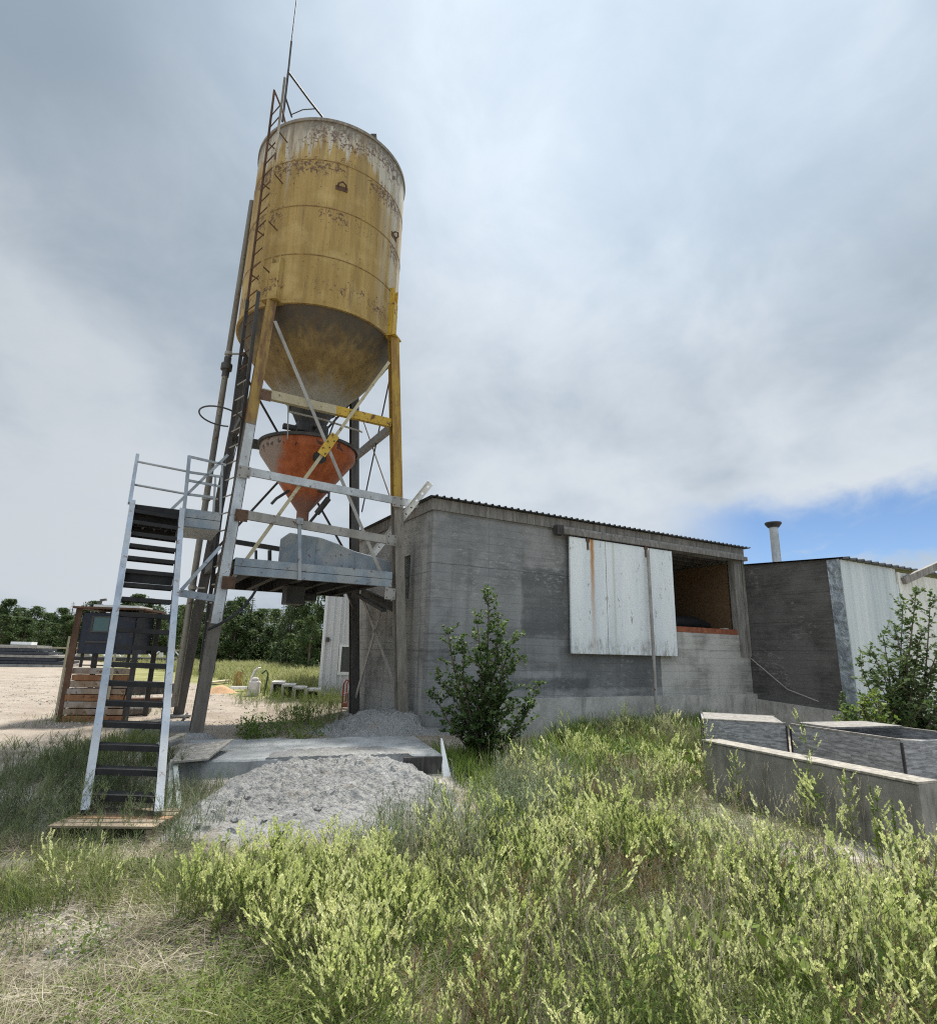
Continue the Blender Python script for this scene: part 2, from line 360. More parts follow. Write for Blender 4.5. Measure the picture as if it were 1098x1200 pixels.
# ring beams under the cone
a, b = fp(307, 461, .14), fp(462, 497, .14); mid = a + (b - a) * .53
brace(a, mid, .10, .17, M['cream'], name='ring_beam'); brace(mid + (b - a) * .001, a + (b - a) * .97, .10, .17, M['yellow'], name='ring_beam')
brace(leg_pt('FR', 6.0) + u * .0, leg_pt('BR', 6.0), .1, .16, M['dusty'], name='ring_beam')
brace(leg_pt('BL', 5.95), leg_pt('BR', 5.95), .1, .2, M['dark'], name='ring_beam'); brace(leg_pt('FL', 6.0), leg_pt('BL', 6.0), .1, .16, M['dark'], name='ring_beam')
# crossed rods
def plate(P, ax, ay, n, mat, par=None):
    m = MB(); m.cbox(P, ax, ay, n); pl__ = m.build('gusset_plate', mat, par or silo)
    for e in (-1, 1):
        for g_ in (-1, 1): m = MB(); c = P + ax * .33 * e + ay * .33 * g_; m.tube([c - n * .4, c - n * 1.3 if n @ v > 0 else c + n * 1.3], .012, 6); m.build('bolt', M['darkrust'], pl__)
for (x_, y_), mt_g in (((286, 553), 'dusty'), ((466, 588), 'dusty'), ((283, 604), 'darkrust'), ((459, 633), 'dusty'), ((311, 463), 'darkrust'), ((457, 696), 'dusty'), ((268, 683), 'darkrust')):
    plate(fp(x_, y_, -.035), u * .2, zz * .2, v * .012, M[mt_g])
x1a, x1b = fp(322, 376), fp(460, 704); x2a, x2b = fp(456, 424, .03), fp(264, 690, .03)
brace(x1a, x1b, .06, .012, M['dusty'], NF, 'cross_brace'); brace(x2a, x2b, .06, .012, M['cream'], NF, 'cross_brace')
g = fp(385, 521, -.02); m = MB(); d1 = (x2b - x2a) / np.linalg.norm(x2b - x2a); d2 = np.cross(d1, NF); m.cbox(g, d1 * .5, d2 * .16, NF * .015)
gp = m.build('gusset_plate', M['yellow'], silo)
for i in range(6): m = MB(); c = g + d1 * (-.2 + .08 * i) + d2 * (.045 * (-1) ** i) - NF * .012 * np.sign(NF @ v); m.tube([c, c - v * .02], .014, 6); m.build('bolt', M['darkrust'], gp)
sp = lambda x, y: onpl(x, y, SIDE, NS)
brace(sp(456, 447), sp(424, 600), .055, .012, M['dark'], NS, 'cross_brace'); brace(sp(424, 488), sp(458, 585), .04, .012, M['dusty'], NS, 'cross_brace')
brace(sp(451, 700), sp(417, 817), .09, .02, M['dusty'], NS, 'cross_brace'); brace(sp(424, 698), sp(464, 806), .09, .02, M['dusty'], NS, 'cross_brace')
brace(leg_pt('BL', 7.5), leg_pt('BR', 3.4), .05, .012, M['dark'], NBk, 'cross_brace'); brace(leg_pt('BR', 7.5), leg_pt('BL', 3.4) , .05, .012, M['dark'], NBk, 'cross_brace')
brace(leg_pt('FL', 7.5), leg_pt('BL', 3.4), .05, .012, M['dark'], NL, 'cross_brace'); brace(leg_pt('BL', 7.5), leg_pt('FL', 3.4), .05, .012, M['dark'], NL, 'cross_brace')
brace(leg_pt('BL', 3.1), leg_pt('FL', 3.1), .08, .14, M['dark'], name='ring_beam')
# long beams bolted on the front
brace(fp(283, 551), fp(491, 592), .05, .14, M['galv'], name='front_beam'); brace(fp(280, 602), fp(461, 634), .06, .15, M['dusty'], name='front_beam')
# conduit under the cone
m = MB(); m.tube([fp(338, 482, .5), fp(380, 492, .5), fp(421, 505, .5), fp(424, 506, .9)], .02, 8); m.tube([fp(338, 470, .5), fp(337, 515, .5)], .012, 6); m.build('conduit', M['dusty'], silo)
# ladder up the tank
best = min(((abs((lambda P: 549 + FPX * ((P - EYE) @ _R) / ((P - EYE) @ _F))(around(th, RT + .17, 10.0)) - 303), th) for th in np.arange(-90, -20, .5)))[1]
Q1 = around(best, RT + .17, 0); lw = V(.73, -.68, 0) * .42; Q2 = Q1 + lw; out_l = (Q1 + lw / 2 - S); out_l[2] = 0; out_l /= np.linalg.norm(out_l)
lad = MB()
lad.cbox(Q1 + zz * 1.3, V(.05, 0, 0), V(0, .05, 0), zz * .02)
ladder = lad.build('ladder', M['dark'], silo)
for q, zt_ in ((Q1, 13.05), (Q2, 13.05)):
    m = MB(); m.beam(q + zz * 1.2, q + zz * 8.05, .065, .022, lw); m.build('ladder_rail', M['dark'], ladder)
    m = MB(); m.beam(q + zz * 8.05, q + zz * zt_, .045, .016, lw)
    if q is Q1: m.tube([q + zz * 13.04, S + (q - S) * .86 + zz * 12.75, S + (q - S) * .72 + zz * 12.2], .022, 6)
    m.build('ladder_rail', M['darkrust' if q is Q1 else 'silo'], ladder)
zr = 1.4
while zr < 12.5:
    m = MB(); m.tube([Q1 + zz * zr, Q2 + zz * zr], .013, 6); m.build('rung', M['dusty' if zr < 6.5 else 'darkrust'], ladder); zr += .305
for z in (8.6, 9.6, 10.7, 11.7):
    for q in (Q1, Q2):
        m = MB(); e = S + (q - S) / np.linalg.norm((q - S)[:2]) * (RT - .01); m.tube([q + zz * z, e + zz * z], .014, 6); m.build('stand_off', M['darkrust'], ladder)
m = MB(); lm_ = Q1 + lw / 2; zh = at(262, 493, 9.6)[2]
hc = lm_ + out_l * .36; hoop = [hc + zz * zh + (out_l * math.cos(t) + lw / .42 * math.sin(t)) * .40 for t in np.linspace(-2.45, 2.45, 24)]
m.tube(hoop, .014, 6); m.build('safety_hoop', M['dark'], ladder)
# mast and stays on the rim
mb = at(331, 142, 10.3); 
m = MB(); m.tube([mb, at(338, 82, 10.32)], .026, 8); m.tube([at(338, 82, 10.32), at(341.5, 48, 10.33)], .022, 8); m.tube([at(341.5, 48, 10.33), at(349, -14, 10.36)], .012, 6); mast = m.build('mast', M['dark'], silo)
m = MB(); m.tube([at(338, 84, 10.32), at(363, 118, 10.75), at(378, 137, 11.0)], .024, 8); m.build('stay', M['dark'], mast)
m = MB(); m.tube([at(341, 134, 10.4), at(355, 128, 10.6), at(370, 127, 10.9)], .012, 6); m.tube([at(331, 142, 10.3), at(334, 112, 10.3), at(342, 137, 10.7)], .02, 6); m.build('stay', M['dark'], mast)
# fill pipe
pt_, pb_ = at(295.5, 236, 11.6), at(204, 828, 11.3); L_ = lambda f_: pb_ + (pt_ - pb_) * f_
m = MB(); m.tube([L_(0), L_(1)], .062, 14); fill = m.build('fill_pipe', M['pipe'], silo, smooth=True)
fz = (at(267, 428, 11.4)[2] - pb_[2]) / (pt_[2] - pb_[2])
m = MB(); m.tube([L_(fz - .006), L_(fz + .006)], .115, 16); m.tube([L_(fz - .02), L_(fz + .02)], .075, 14); m.build('coupling', M['dark'], fill)
for y_ in (412, 585, 690):
    f_ = (at(267, y_, 11.4)[2] - pb_[2]) / (pt_[2] - pb_[2]); c = L_(f_)
    m = MB(); e = c + (S - c) * V(1, 1, 0) * (.17 if y_ < 500 else .12); m.beam(c, e, .03, .03); m.tube([L_(f_ - .003), L_(f_ + .003)], .08, 12); m.build('pipe_bracket', M['dusty'], fill)

# ------------------------------------------------------------ orange weigh hopper
hop = thing('weigh_hopper', 'orange rust-spotted conical hopper hanging below the silo outlet', 'hopper', S + zz * 4.1)
m = MB(); m.lathe(S, [(.86, 5.62), (.95, 5.62), (.95, 5.42), (.93, 5.38), (.12, 4.28), (.12, 4.1), (.09, 4.1), (.09, 4.28), (.90, 5.38), (.92, 5.43), (.92, 5.6)], 72); m.build('cone', M['orange'], hop, smooth=True)
m = MB(); m.lathe(S, [(.94, 5.56), (1.0, 5.56), (1.0, 5.62), (.2, 5.66), (.2, 5.64)], 72); m.build('rim_ring', M['dark'], hop, smooth=True)
hp = at(376, 538, 11.401 - .8); 
m = MB(); nrm = (hp - (S + zz * hp[2])) ; nrm /= np.linalg.norm(nrm); m.tube([S + zz * 5.25 + nrm * .70, S + zz * 5.18 + nrm * .90], .12, 20); m.build('inlet_port', M['rubber'], hop)
for th in (-100, 20, 140):
    m = MB(); m.tube([around(th, .98, 5.55), around(th, 1.3, 5.9)], .016, 6); m.build('hanger_rod', M['dark'], hop)
m = MB(); m.tube([around(40, .42, 4.66), around(48, .62, 4.62), around(48, .62, 4.48), around(48, .2, 4.05)], .03, 8); m.tube([around(48, .62, 4.50), around(48, .36, 4.22)], .06, 10); m.build('air_cylinder', M['dark'], hop)
m = MB(); m.tube([around(-50, .40, 4.62), around(-56, .62, 4.42), around(-58, .7, 4.3)], .028, 8); m.build('lever_arm', M['dark'], hop)

# ------------------------------------------------------------ platform between the legs
zd = fp(275, 653)[2]
plat = thing('steel_platform', 'blue-grey steel work platform fixed between the silo legs', 'platform', S + zz * (zd - .3))
pl_, pr_ = fp(275, 660), fp(459, 676)
def fz_(P, z): q = P.copy(); q[2] = z; return q
zl = .5 * (pl_[2] + pr_[2])
pa, pb2 = fz_(pl_, 0), fz_(pr_, 0); pb2 = pa + u * ((pb2 - pa) @ u)
m = MB(); m.channel(pa + zz * (zd - .07) - v * .02, pb2 + zz * (zd - .07) - v * .02, .05, .13, zz, .012, side=1); m.build('channel_beam', M['blue'], plat)
m = MB(); m.channel(pa + zz * (zd - .21) - v * .02, pb2 + zz * (zd - .21) - v * .02, .05, .13, zz, .012, side=1); m.build('channel_beam', M['blue'], plat)
W2 = 2.75
m = MB(); m.channel(pa + v * W2 + zz * (zd - .14), pb2 + v * W2 + zz * (zd - .14), .05, .26, zz, .012, side=-1); m.build('channel_beam', M['dark'], plat)
m = MB(); m.obox(pa + v * .06 + zz * (zd - .05), pb2 - pa, v * (W2 - .12), zz * .04); m.build('deck_plate', M['black'], plat)
nJ = 6
for i in range(nJ):
    c = pa + (pb2 - pa) * (i + .5) / nJ; m = MB(); m.ibeam(c + v * .07 + zz * (zd - .16), c + v * (W2 - .07) + zz * (zd - .16), .1, .2, zz, .01); m.build('joist', M['black'], plat)
m = MB(); c = onpl(347, 697, S - v * .6, v); m.cbox(c + v * .2, u * .34, v * .4, zz * .34); m.tube([c + v * .2 + u * .17, c + v * .2 + u * .42], .09, 14); m.build('motor_box', M['dark'], plat, bevel=.015)
m = MB(); m.beam(fp(351, 607, -.04), fp(351, 680, -.04), .055, .055, v); m.cbox(fp(351, 611, -.05), u * .11, v * .09, zz * .1); m.build('post', M['blue'], plat)
bpn = S + v * 1.35
m = MB(); m.beam(onpl(270, 634, bpn, v), onpl(440, 662, bpn, v), .06, .1); m.beam(onpl(316, 645, bpn, v), onpl(316, 668, bpn, v), .07, .07, v); m.beam(onpl(300, 645, bpn, v), onpl(300, 660, bpn, v), .05, .05, v); m.build('back_rail', M['dark'], plat)
for q in ((404, 690, 414, 716), (414, 716, 414, 728)):
    m = MB(); m.beam(onpl(q[0], q[1], BACK, NBk) - v * .1, onpl(q[2], q[3], BACK, NBk) - v * .1, .06, .06, v); m.build('knee_brace', M['dark'], plat)
m = MB(); m.beam(sp(425, 694) + zz * .0, sp(462, 712), .08, .16); m.beam(sp(432, 698) - u * .25, sp(462, 716) - u * .2, .1, .06); m.build('end_beam', M['dark'], plat)
# mixer housing on the deck
hz = FRONT + v * .55
hp_ = lambda x, y: onpl(x, y, hz, v)
pts = [hp_(334, 628), hp_(340, 624), hp_(377, 630), hp_(396, 637), hp_(416, 646), hp_(459, 658)]
botl, botr = fz_(pts[0], zd), fz_(pts[-1], zd)
poly = [botl] + pts + [botr]
hou = thing('mixer_housing', 'blue-grey sheet metal housing with sloping top on the silo platform', 'machine housing', (botl + botr) / 2)
m = MB(); m.prism(poly, v * .38); m.build('casing', M['blue'], hou, bevel=.02)
m = MB(); c = hp_(418, 668); m.beam(hp_(417, 648) - v * .006, fz_(hp_(417, 648), zd + .02) - v * .006, .02, .012, v); m.beam(hp_(372, 630) - v * .006, fz_(hp_(372, 630), zd + .02) - v * .006, .016, .01, v); m.build('seam_strip', M['blue'], hou)
# punched angle bar leaning across
m = MB(); p, q = at(423, 668, 11.55), at(505, 566, 10.55); d = (q - p) / np.linalg.norm(q - p); w_ = np.cross(d, V(0, 1, 0)); w_ /= np.linalg.norm(w_); n_ = np.cross(d, w_)
hole = .02; N = 13; Lb = np.linalg.norm(q - p); hw = .058
def strip(m, o, a, b, w, h, t): m.cbox(o + (a + b) / 2 * d + w, d * abs(b - a), w_ * h, n_ * t)
prev = 0
for i in range(N):
    c_ = Lb * (i + .5) / N
    strip(m, p, prev, c_ - hole, 0 * w_, hw * 2, .006); strip(m, p, c_ - hole, c_ + hole, w_ * (hw + hole) / 2, hw - hole, .006); strip(m, p, c_ - hole, c_ + hole, -w_ * (hw + hole) / 2, hw - hole, .006); prev = c_ + hole
strip(m, p, prev, Lb, 0 * w_, hw * 2, .006)
m.cbox((p + q) / 2 + w_ * (hw + .003) + n_ * .03, d * Lb, w_ * .006, n_ * .06)
tag(m.build('angle_bar', M['white'], loc=p), 'white punched angle bar leaning from the platform past the roof corner', 'angle bar')

# ------------------------------------------------------------ staircase
L0 = atZ(93, 955, .135); L1 = at(152, 590, 8.2); dz_ = V(0, 0, -.03)
R0 = atZ(190, 956, .135); R1 = L1 + u * .72 + dz_
stair = thing('metal_staircase', 'steep galvanised open-tread staircase leading up to the silo platform', 'staircase', (L0 + R0) / 2)
sd = L1 - L0; n_s = np.cross(u, sd); n_s /= np.linalg.norm(n_s)
ext = L0 + sd * 1.285
m = MB(); m.channel(L0, L1 , .06, .15, n_s, .01, side=-1); m.beam(L0 + sd * 1.001, ext, .05, .05, n_s); m.build('stringer', M['galv_blue'], stair)
m = MB(); m.channel(R0, R1, .06, .15, n_s, .01, side=1); m.build('stringer', M['galv_blue'], stair)
hv = V(sd[0], sd[1], 0); hv /= np.linalg.norm(hv)
NT_ = 18
for i in range(NT_):
    f_ = (i + .75) / (NT_ + .4); a, b = L0 + (L1 - L0) * f_ + u * .074, R0 + (R1 - R0) * f_ - u * .074
    m = MB(); m.obox(a - hv * .1, b - a, hv * .2, zz * .012)
    m.obox(a - hv * .1 - zz * .04, b - a, hv * .012, zz * .04); m.obox(a + hv * .088 - zz * .04, b - a, hv * .012, zz * .04)
    for j in range(1, 8): m.obox(a + (b - a) * (j / 8) - hv * .088 - zz * .03, (b - a) * .012, hv * .176, zz * .029)
    m.build('tread', M['black'], stair)
f_ = .655; a, b = L0 + (L1 - L0) * f_ + u * .074, R0 + (R1 - R0) * f_ - u * .074; m = MB(); m.obox(a + hv * .06 - zz * .02, b - a, hv * .04, zz * .16); m.build('cross_channel', M['black'], stair)
# landing
zl_ = L1[2]; land = MB()
land.obox(L1 + u * .03 + zz * -.02, u * .66, v * 1.25, zz * .02); land.obox(L1 + u * .03 - zz * .31, u * .66, v * .03, zz * .288)
land.obox(L1 + u * .03 - zz * .21 + v * 1.22, u * .66, v * .03, zz * .188)
for j in range(1, 4): land.obox(L1 + u * (.03 + .165 * j) - zz * .16 + v * .035, u * .03, v * 1.18, zz * .135)
for e in (.0, .69): land.obox(L1 + u * e - zz * .21, u * .028, v * 1.25, zz * .208)
lnd = land.build('landing', M['black'], stair)
RP = R1 + v * .02
rp = lambda x, y, o=0: onpl(x, y, RP + v * o, v)
t1, t2 = rp(217, 596), rp(259, 604.5); t2 = fz_(t2, t1[2])
m = MB(); m.channel(t1 - zz * .06, t2 - zz * .06, .05, .13, zz, .01, side=1); m.channel(t1 - zz * .2, t2 - zz * .2, .05, .13, zz, .01, side=1); m.obox(t1 + v * .012 - zz * .03, (t2 - t1), v * 1.0, zz * .03); m.obox(t1 + v * .02 - zz * .28, (t2 - t1), v * .98, zz * .02); m.build('walkway', M['blue'], stair)
pr_top = rp(222, 534)
m = MB(); m.beam(R1 - zz * .1, pr_top, .05, .04, v); m.build('rail_post', M['galv_blue'], stair)
for yl, yr in ((541, 553), (568, 579)):
    m = MB(); m.tube([at(161.5 if yl < 550 else 158, yl, 8.66 if yl < 550 else 8.52), rp(222 if yl < 550 else 219, yr)], .017, 8); m.build('guard_rail', M['rail'], stair)
for x0, y0, x1, y1 in ((222, 535, 265, 545), (221, 563, 258, 570), (220, 553, 261, 559), (218, 579, 250, 583)):
    m = MB(); m.beam(rp(x0, y0), rp(x1, y1), .03, .035); m.build('guard_rail', M['rail'], stair)
for x0, y0, x1, y1 in ((252.5, 558, 250, 601), (260.5, 544, 258, 603)):
    m = MB(); m.beam(rp(x0, y0), rp(x1, y1), .03, .03, v); m.build('rail_post', M['rail'], stair)
m = MB(); m.beam(rp(267, 533), rp(201, 597), .04, .03, v); m.build('diagonal_brace', M['rail'], stair)
m = MB(); m.beam(rp(258, 641), rp(213, 691, -.2), .05, .04, v); m.build('diagonal_brace', M['galv_blue'], stair)
m = MB(); m.beam(rp(211, 695, -.25), rp(250, 701), .06, .1); m.build('tie_beam', M['galv_blue'], stair)
# hanging power cable
pts = [at(302, 688, 9.4), at(296, 698, 9.4), at(285, 712, 9.3), at(272, 723, 9.2), at(258, 731, 9.1), at(244, 738, 9.1)]
m = MB(); m.tube(pts, .022, 8); tag(m.build('power_cable', M['rubber'], loc=pts[0], smooth=True), 'black cable sagging from the platform underside to the front silo leg', 'cable')

# ------------------------------------------------------------ building materials (x = along the front, y = depth, z = up)
def wallco(t, A0):  # coordinates in the wall's own frame
    p = t.n('ShaderNodeVectorMath', {0: t.n('ShaderNodeNewGeometry').outputs['Position'], 1: tuple(A0)}, operation='SUBTRACT').outputs[0]
    dx = t.n('ShaderNodeVectorMath', {0: p, 1: tuple(u)}, operation='DOT_PRODUCT').outputs['Value']
    dy = t.n('ShaderNodeVectorMath', {0: p, 1: tuple(v)}, operation='DOT_PRODUCT').outputs['Value']
    s = t.sep(p)
    return dx, dy, s[2]
def comb(t, a, b, c): return t.n('ShaderNodeCombineXYZ', {0: a, 1: b, 2: c}).outputs[0]
A = atZ(498, 868, .15)
def dark_concrete(name, base, light, rects=(), seams=(), vseams=(), chips=.5, warm=None, streak=1., A0=None):
    t = NT(name); x, y, z = wallco(t, A if A0 is None else A0)
    h = t.mth('ADD', x, y)
    grain = t.mth('ADD', t.mul(t.noise(comb(t, t.mul(h, 1.3), 0., t.mul(z, 11)), 1.0, 6, .72, .6), .6), t.mul(t.noise(comb(t, t.mul(h, 2.2), 0., t.mul(z, 3.5)), 1.0, 6, .7, .4), .4))       # board marks, horizontal
    mott = t.noise(comb(t, h, 0., z), 1.1, 5, .6); fine = t.noise(comb(t, t.mul(h, 9), 0., t.mul(z, 30)), 1, 5, .75)
    c = t.mix(t.ramp(grain, .3, .7), tuple(k * .58 for k in base), tuple(k * 1.45 for k in base))
    c = t.mix(t.ramp(mott, .38, .62, 0, .85), c, tuple(k * 1.55 for k in base))
    for (x0, x1, z0, z1, col, a) in rects:
        wob = t.mul(t.mth('SUBTRACT', t.noise(comb(t, t.mul(h, 3), 0., t.mul(z, 3)), 1.6, 6), .5), .34)
        m_ = t.box((t.mth('ADD', x, wob), y, t.mth('ADD', z, t.mul(wob, .7))), x0, x1, z0, z1, .05)
        c = t.mix(t.mul(t.mul(m_, a * .8), t.ramp(grain, .3, .6, .35, 1.)), c, col)
    if chips:   # patches of worn pale paint
        ck = t.noise(comb(t, t.mul(h, 4.5), 0., t.mul(z, 11)), 1.3, 8, .78, .2)
        zone = t.ramp(t.noise(comb(t, t.mul(h, .55), 0., t.mul(z, .6)), 1.4, 3), .42, .62)
        c = t.mix(t.mul(t.ramp(t.mth('ADD', ck, t.mul(zone, .12)), .64 - .02 * chips, .72), .42), c, light)
        c = t.mix(t.mul(t.ramp(fine, .57, .72), .5), c, light)
        c = t.mix(t.mul(t.ramp(fine, .42, .26), .6), c, tuple(k * .4 for k in base))
    fr_ = t.mth('FRACT', t.mth('ADD', t.mul(z, 6.4), t.mul(mott, .25))); c = t.mix(t.mul(t.mul(t.ramp(t.mth('ABSOLUTE', t.mth('SUBTRACT', fr_, .5)), .06, .015), t.ramp(grain, .35, .6)), .5), c, tuple(k * .45 for k in base))
    drip = t.noise(comb(t, t.mul(h, 3.2), 0., t.mul(z, .16)), 1.3, 5, .65)
    c = t.mix(t.mul(t.ramp(drip, .52, .7), .3 * streak), c, tuple(k * .5 for k in base))
    for zs in seams:
        c = t.mix(t.mul(t.mul(t.ramp(t.mth('ABSOLUTE', t.mth('SUBTRACT', t.mth('ADD', z, t.mul(mott, .05)), zs)), .016, .004), .6), t.ramp(fine, .35, .6, .2, 1.)), c, tuple(k * .35 for k in base))
    for xs in vseams:
        c = t.mix(t.mul(t.mul(t.ramp(t.mth('ABSOLUTE', t.mth('SUBTRACT', t.mth('ADD', h, t.mul(mott, .03)), xs)), .012, .003), .5), t.ramp(fine, .4, .6, .1, 1.)), c, tuple(k * .35 for k in base))
    hgt = t.mth('ADD', t.mul(grain, .6), t.mul(fine, .3))
    return t.bsdf(c, .9, 0, t.bump(hgt, .45, .03), .12)
def concrete(name, col, stain=(.10, .095, .085), scale=1.5, stretch=.25, amt=.55, top=None):
    t = NT(name); p = t.pos(world=True); q = t.pos(world=True, scale=(1, 1, stretch))
    c = t.mix(t.ramp(t.noise(p, 2.2, 6, .65), .3, .7), tuple(k * .75 for k in col), tuple(k * 1.2 for k in col))
    c = t.mix(t.mul(t.ramp(t.noise(q, 3 * scale, 5, .65), .48, .72), amt), c, stain)
    c = t.mix(t.ramp(t.noise(p, 26, 4, .6), .6, .75, 0, .45), c, tuple(k * .5 for k in col))
    return t.bsdf(c, .9, 0, t.bump(t.noise(p, 14, 7, .7), .5, .025), .12)
sx = lambda x, y: (onpl(x, y, A, v) - A) @ u
zx = lambda x, y: onpl(x, y, A, v)[2]
ZA = zx(507, 590); ZF = zx(507, 583); JL = sx(873, 700); ZJ = zx(873, 660)
SO0, SO1 = sx(783, 700) - .35, sx(862, 700); ZO0, ZO1 = zx(800, 741), zx(868, 658) ; ZFD = zx(640, 818)
GREY = (.185, .182, .178)
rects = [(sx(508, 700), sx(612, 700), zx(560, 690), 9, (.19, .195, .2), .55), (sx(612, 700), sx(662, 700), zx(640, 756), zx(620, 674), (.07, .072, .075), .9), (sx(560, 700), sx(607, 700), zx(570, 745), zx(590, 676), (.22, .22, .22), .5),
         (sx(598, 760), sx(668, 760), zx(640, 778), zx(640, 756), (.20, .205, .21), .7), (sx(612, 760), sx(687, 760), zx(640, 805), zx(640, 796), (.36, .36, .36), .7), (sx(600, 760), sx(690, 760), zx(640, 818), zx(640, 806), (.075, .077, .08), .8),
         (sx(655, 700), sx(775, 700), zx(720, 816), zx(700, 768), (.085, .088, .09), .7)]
M['wall'] = dark_concrete('painted_concrete_wall', GREY, (.42, .42, .41), rects, [zx(600, 676), zx(640, 756)], [sx(573, 700)], 1.)
M['wall_l'] = dark_concrete('bare_concrete_side', (.23, .225, .21), (.42, .41, .39), (), [1.5, 2.9], [], .5, streak=1.8)
M['wall_u'] = dark_concrete('form_marked_concrete', (.31, .30, .275), (.48, .47, .43), (), [zx(820, 768)], [sx(796, 780), sx(816, 750)], .6, streak=1.2)
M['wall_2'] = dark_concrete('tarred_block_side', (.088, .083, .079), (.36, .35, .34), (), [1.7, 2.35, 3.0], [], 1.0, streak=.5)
M['found'] = concrete('foundation_concrete', (.43, .41, .37), amt=.5)
M['fascia'] = wood_mat('weathered_fascia', (.20, .185, .17), rot=-AZ)
M['wood_grey'] = wood_mat('weathered_grey_wood', (.25, .235, .215))
M['wood_dark'] = wood_mat('dark_wet_wood', (.075, .07, .066))
M['roof'] = metal_mat('dark_roof_sheet', (.05, .052, .055), (.1, .1, .1), .5, .3)
def osb():
    t = NT('strand_board'); p = t.pos(world=True, scale=(1, 1, 1)); k = t.voro(t.n('ShaderNodeVectorMath', {0: p, 1: t.n('ShaderNodeTexNoise', {'Vector': p, 'Scale': 8.}).outputs['Color']}, operation='ADD').outputs[0], 16, 'F1', 'Color')
    c = t.mix(t.sep(k)[0], (.10, .058, .03), (.19, .12, .066)); return t.bsdf(c, .8)
M['osb'] = osb()
def door_mat():
    t = NT('white_door_paint'); x, y, z = wallco(t, A); h = comb(t, x, y, z)
    c = t.mix(t.ramp(t.noise(comb(t, t.mul(x, 1.6), y, t.mul(z, .2)), 1.6, 5), .3, .7), (.62, .66, .68), (.74, .76, .76))
    ch = t.noise(comb(t, t.mul(x, 3.2), y, t.mul(z, 1.1)), 3.2, 8, .75)
    c = t.mix(t.ramp(ch, .60, .645, 0, .85), c, (.23, .22, .20))
    ed_ = t.mth('MAXIMUM', t.ramp(z, zx(700, 768) + .28, zx(700, 768)), t.ramp(z, zx(700, 633) - .2, zx(700, 633)))
    c = t.mix(t.mul(ed_, t.ramp(ch, .42, .62, 0, .7)), c, (.26, .24, .21))
    c = t.mix(t.ramp(t.noise(comb(t, t.mul(x, 6), y, t.mul(z, .5)), 2, 4), .58, .75, 0, .35), c, (.50, .48, .40))
    xr = sx(689, 700); w = t.mul(t.mth('SUBTRACT', t.noise(comb(t, 0., 0., t.mul(z, 2.5)), 1.3, 3), .5), .08)
    d = t.mth('ABSOLUTE', t.mth('SUBTRACT', t.mth('ADD', x, w), xr)); k = t.mul(t.ramp(d, .085, .01), t.ramp(z, zx(689, 760), zx(689, 640), .25, 1.))
    c = t.mix(k, c, (.42, .19, .04))
    xr2 = sx(714, 700); d2 = t.mth('ABSOLUTE', t.mth('SUBTRACT', t.mth('ADD', x, t.mul(w, .5)), xr2)); c = t.mix(t.mul(t.ramp(d2, .05, .005), .45), c, (.45, .43, .28))
    return t.bsdf(c, .6, 0, t.bump(ch, .2, .01), .3)
M['door'] = door_mat()

# ------------------------------------------------------------ the block building
bld = thing('block_building', 'long low grey concrete building with a sliding white hatch door', 'building', A)
def wbox(m, s0, s1, z0, z1, o0=0., o1=.2, base=None):
    B0 = A if base is None else base
    m.obox(B0 * V(1, 1, 0) + u * s0 + v * o0 + zz * z0, u * (s1 - s0), v * (o1 - o0), zz * (z1 - z0)); return m
m = MB(); wbox(m, 0, SO0, -.1, ZA); wbox(m, SO0, SO1, ZO1, ZA - .003); m.build('front_wall', M['wall'], bld)
m = MB(); wbox(m, SO0 + .003, SO1, -.1, ZO0); o = m.build('front_wall', M['wall_u'], bld); o['label'] = 'paler form-marked concrete under the dark hatch opening'
m = MB(); wbox(m, SO1 + .003, JL, -.1, zx(866, 770)); o = m.build('pier', M['wall_u'], bld)
m = MB(); wbox(m, SO1 + .003, SO1 + .28, zx(866, 770) + .003, ZA, -.02, .15); m.build('door_post', M['wood_grey'], bld)
m = MB(); wbox(m, SO1 + .3, JL, zx(866, 770) + .01, ZA, -.05, .16); m.build('door_post', M['wood_grey'], bld)
DB = 3.9; h0, h1, hz0, hz1 = .95, 1.28, (onpl(475, 702, A, u))[2], (onpl(475, 652, A, u))[2]
m = MB(); q = A * V(1, 1, 0)
for a, b, z0, z1 in ((.203, h0, -.1, ZA), (h1, DB, -.1, ZA), (h0, h1, -.1, hz0), (h0, h1, hz1, ZA)): m.obox(q + v * a + zz * z0, v * (b - a), u * .2, zz * (z1 - z0))
m.build('side_wall', M['wall_l'], bld)
m = MB(); m.obox(q + v * DB + zz * -.1, u * JL, v * .2, zz * (ZA + .1)); m.build('back_wall', M['wall_l'], bld)
m = MB(); m.obox(q + u * (JL - .2) + v * .203 + zz * -.1, v * (DB - .21), u * .2, zz * (ZA + .1)); m.build('end_wall', M['wall_l'], bld)
m = MB(); wbox(m, 1.0, JL + .05, -.15, ZFD, -.09, -.003); m.build('foundation', M['found'], bld)
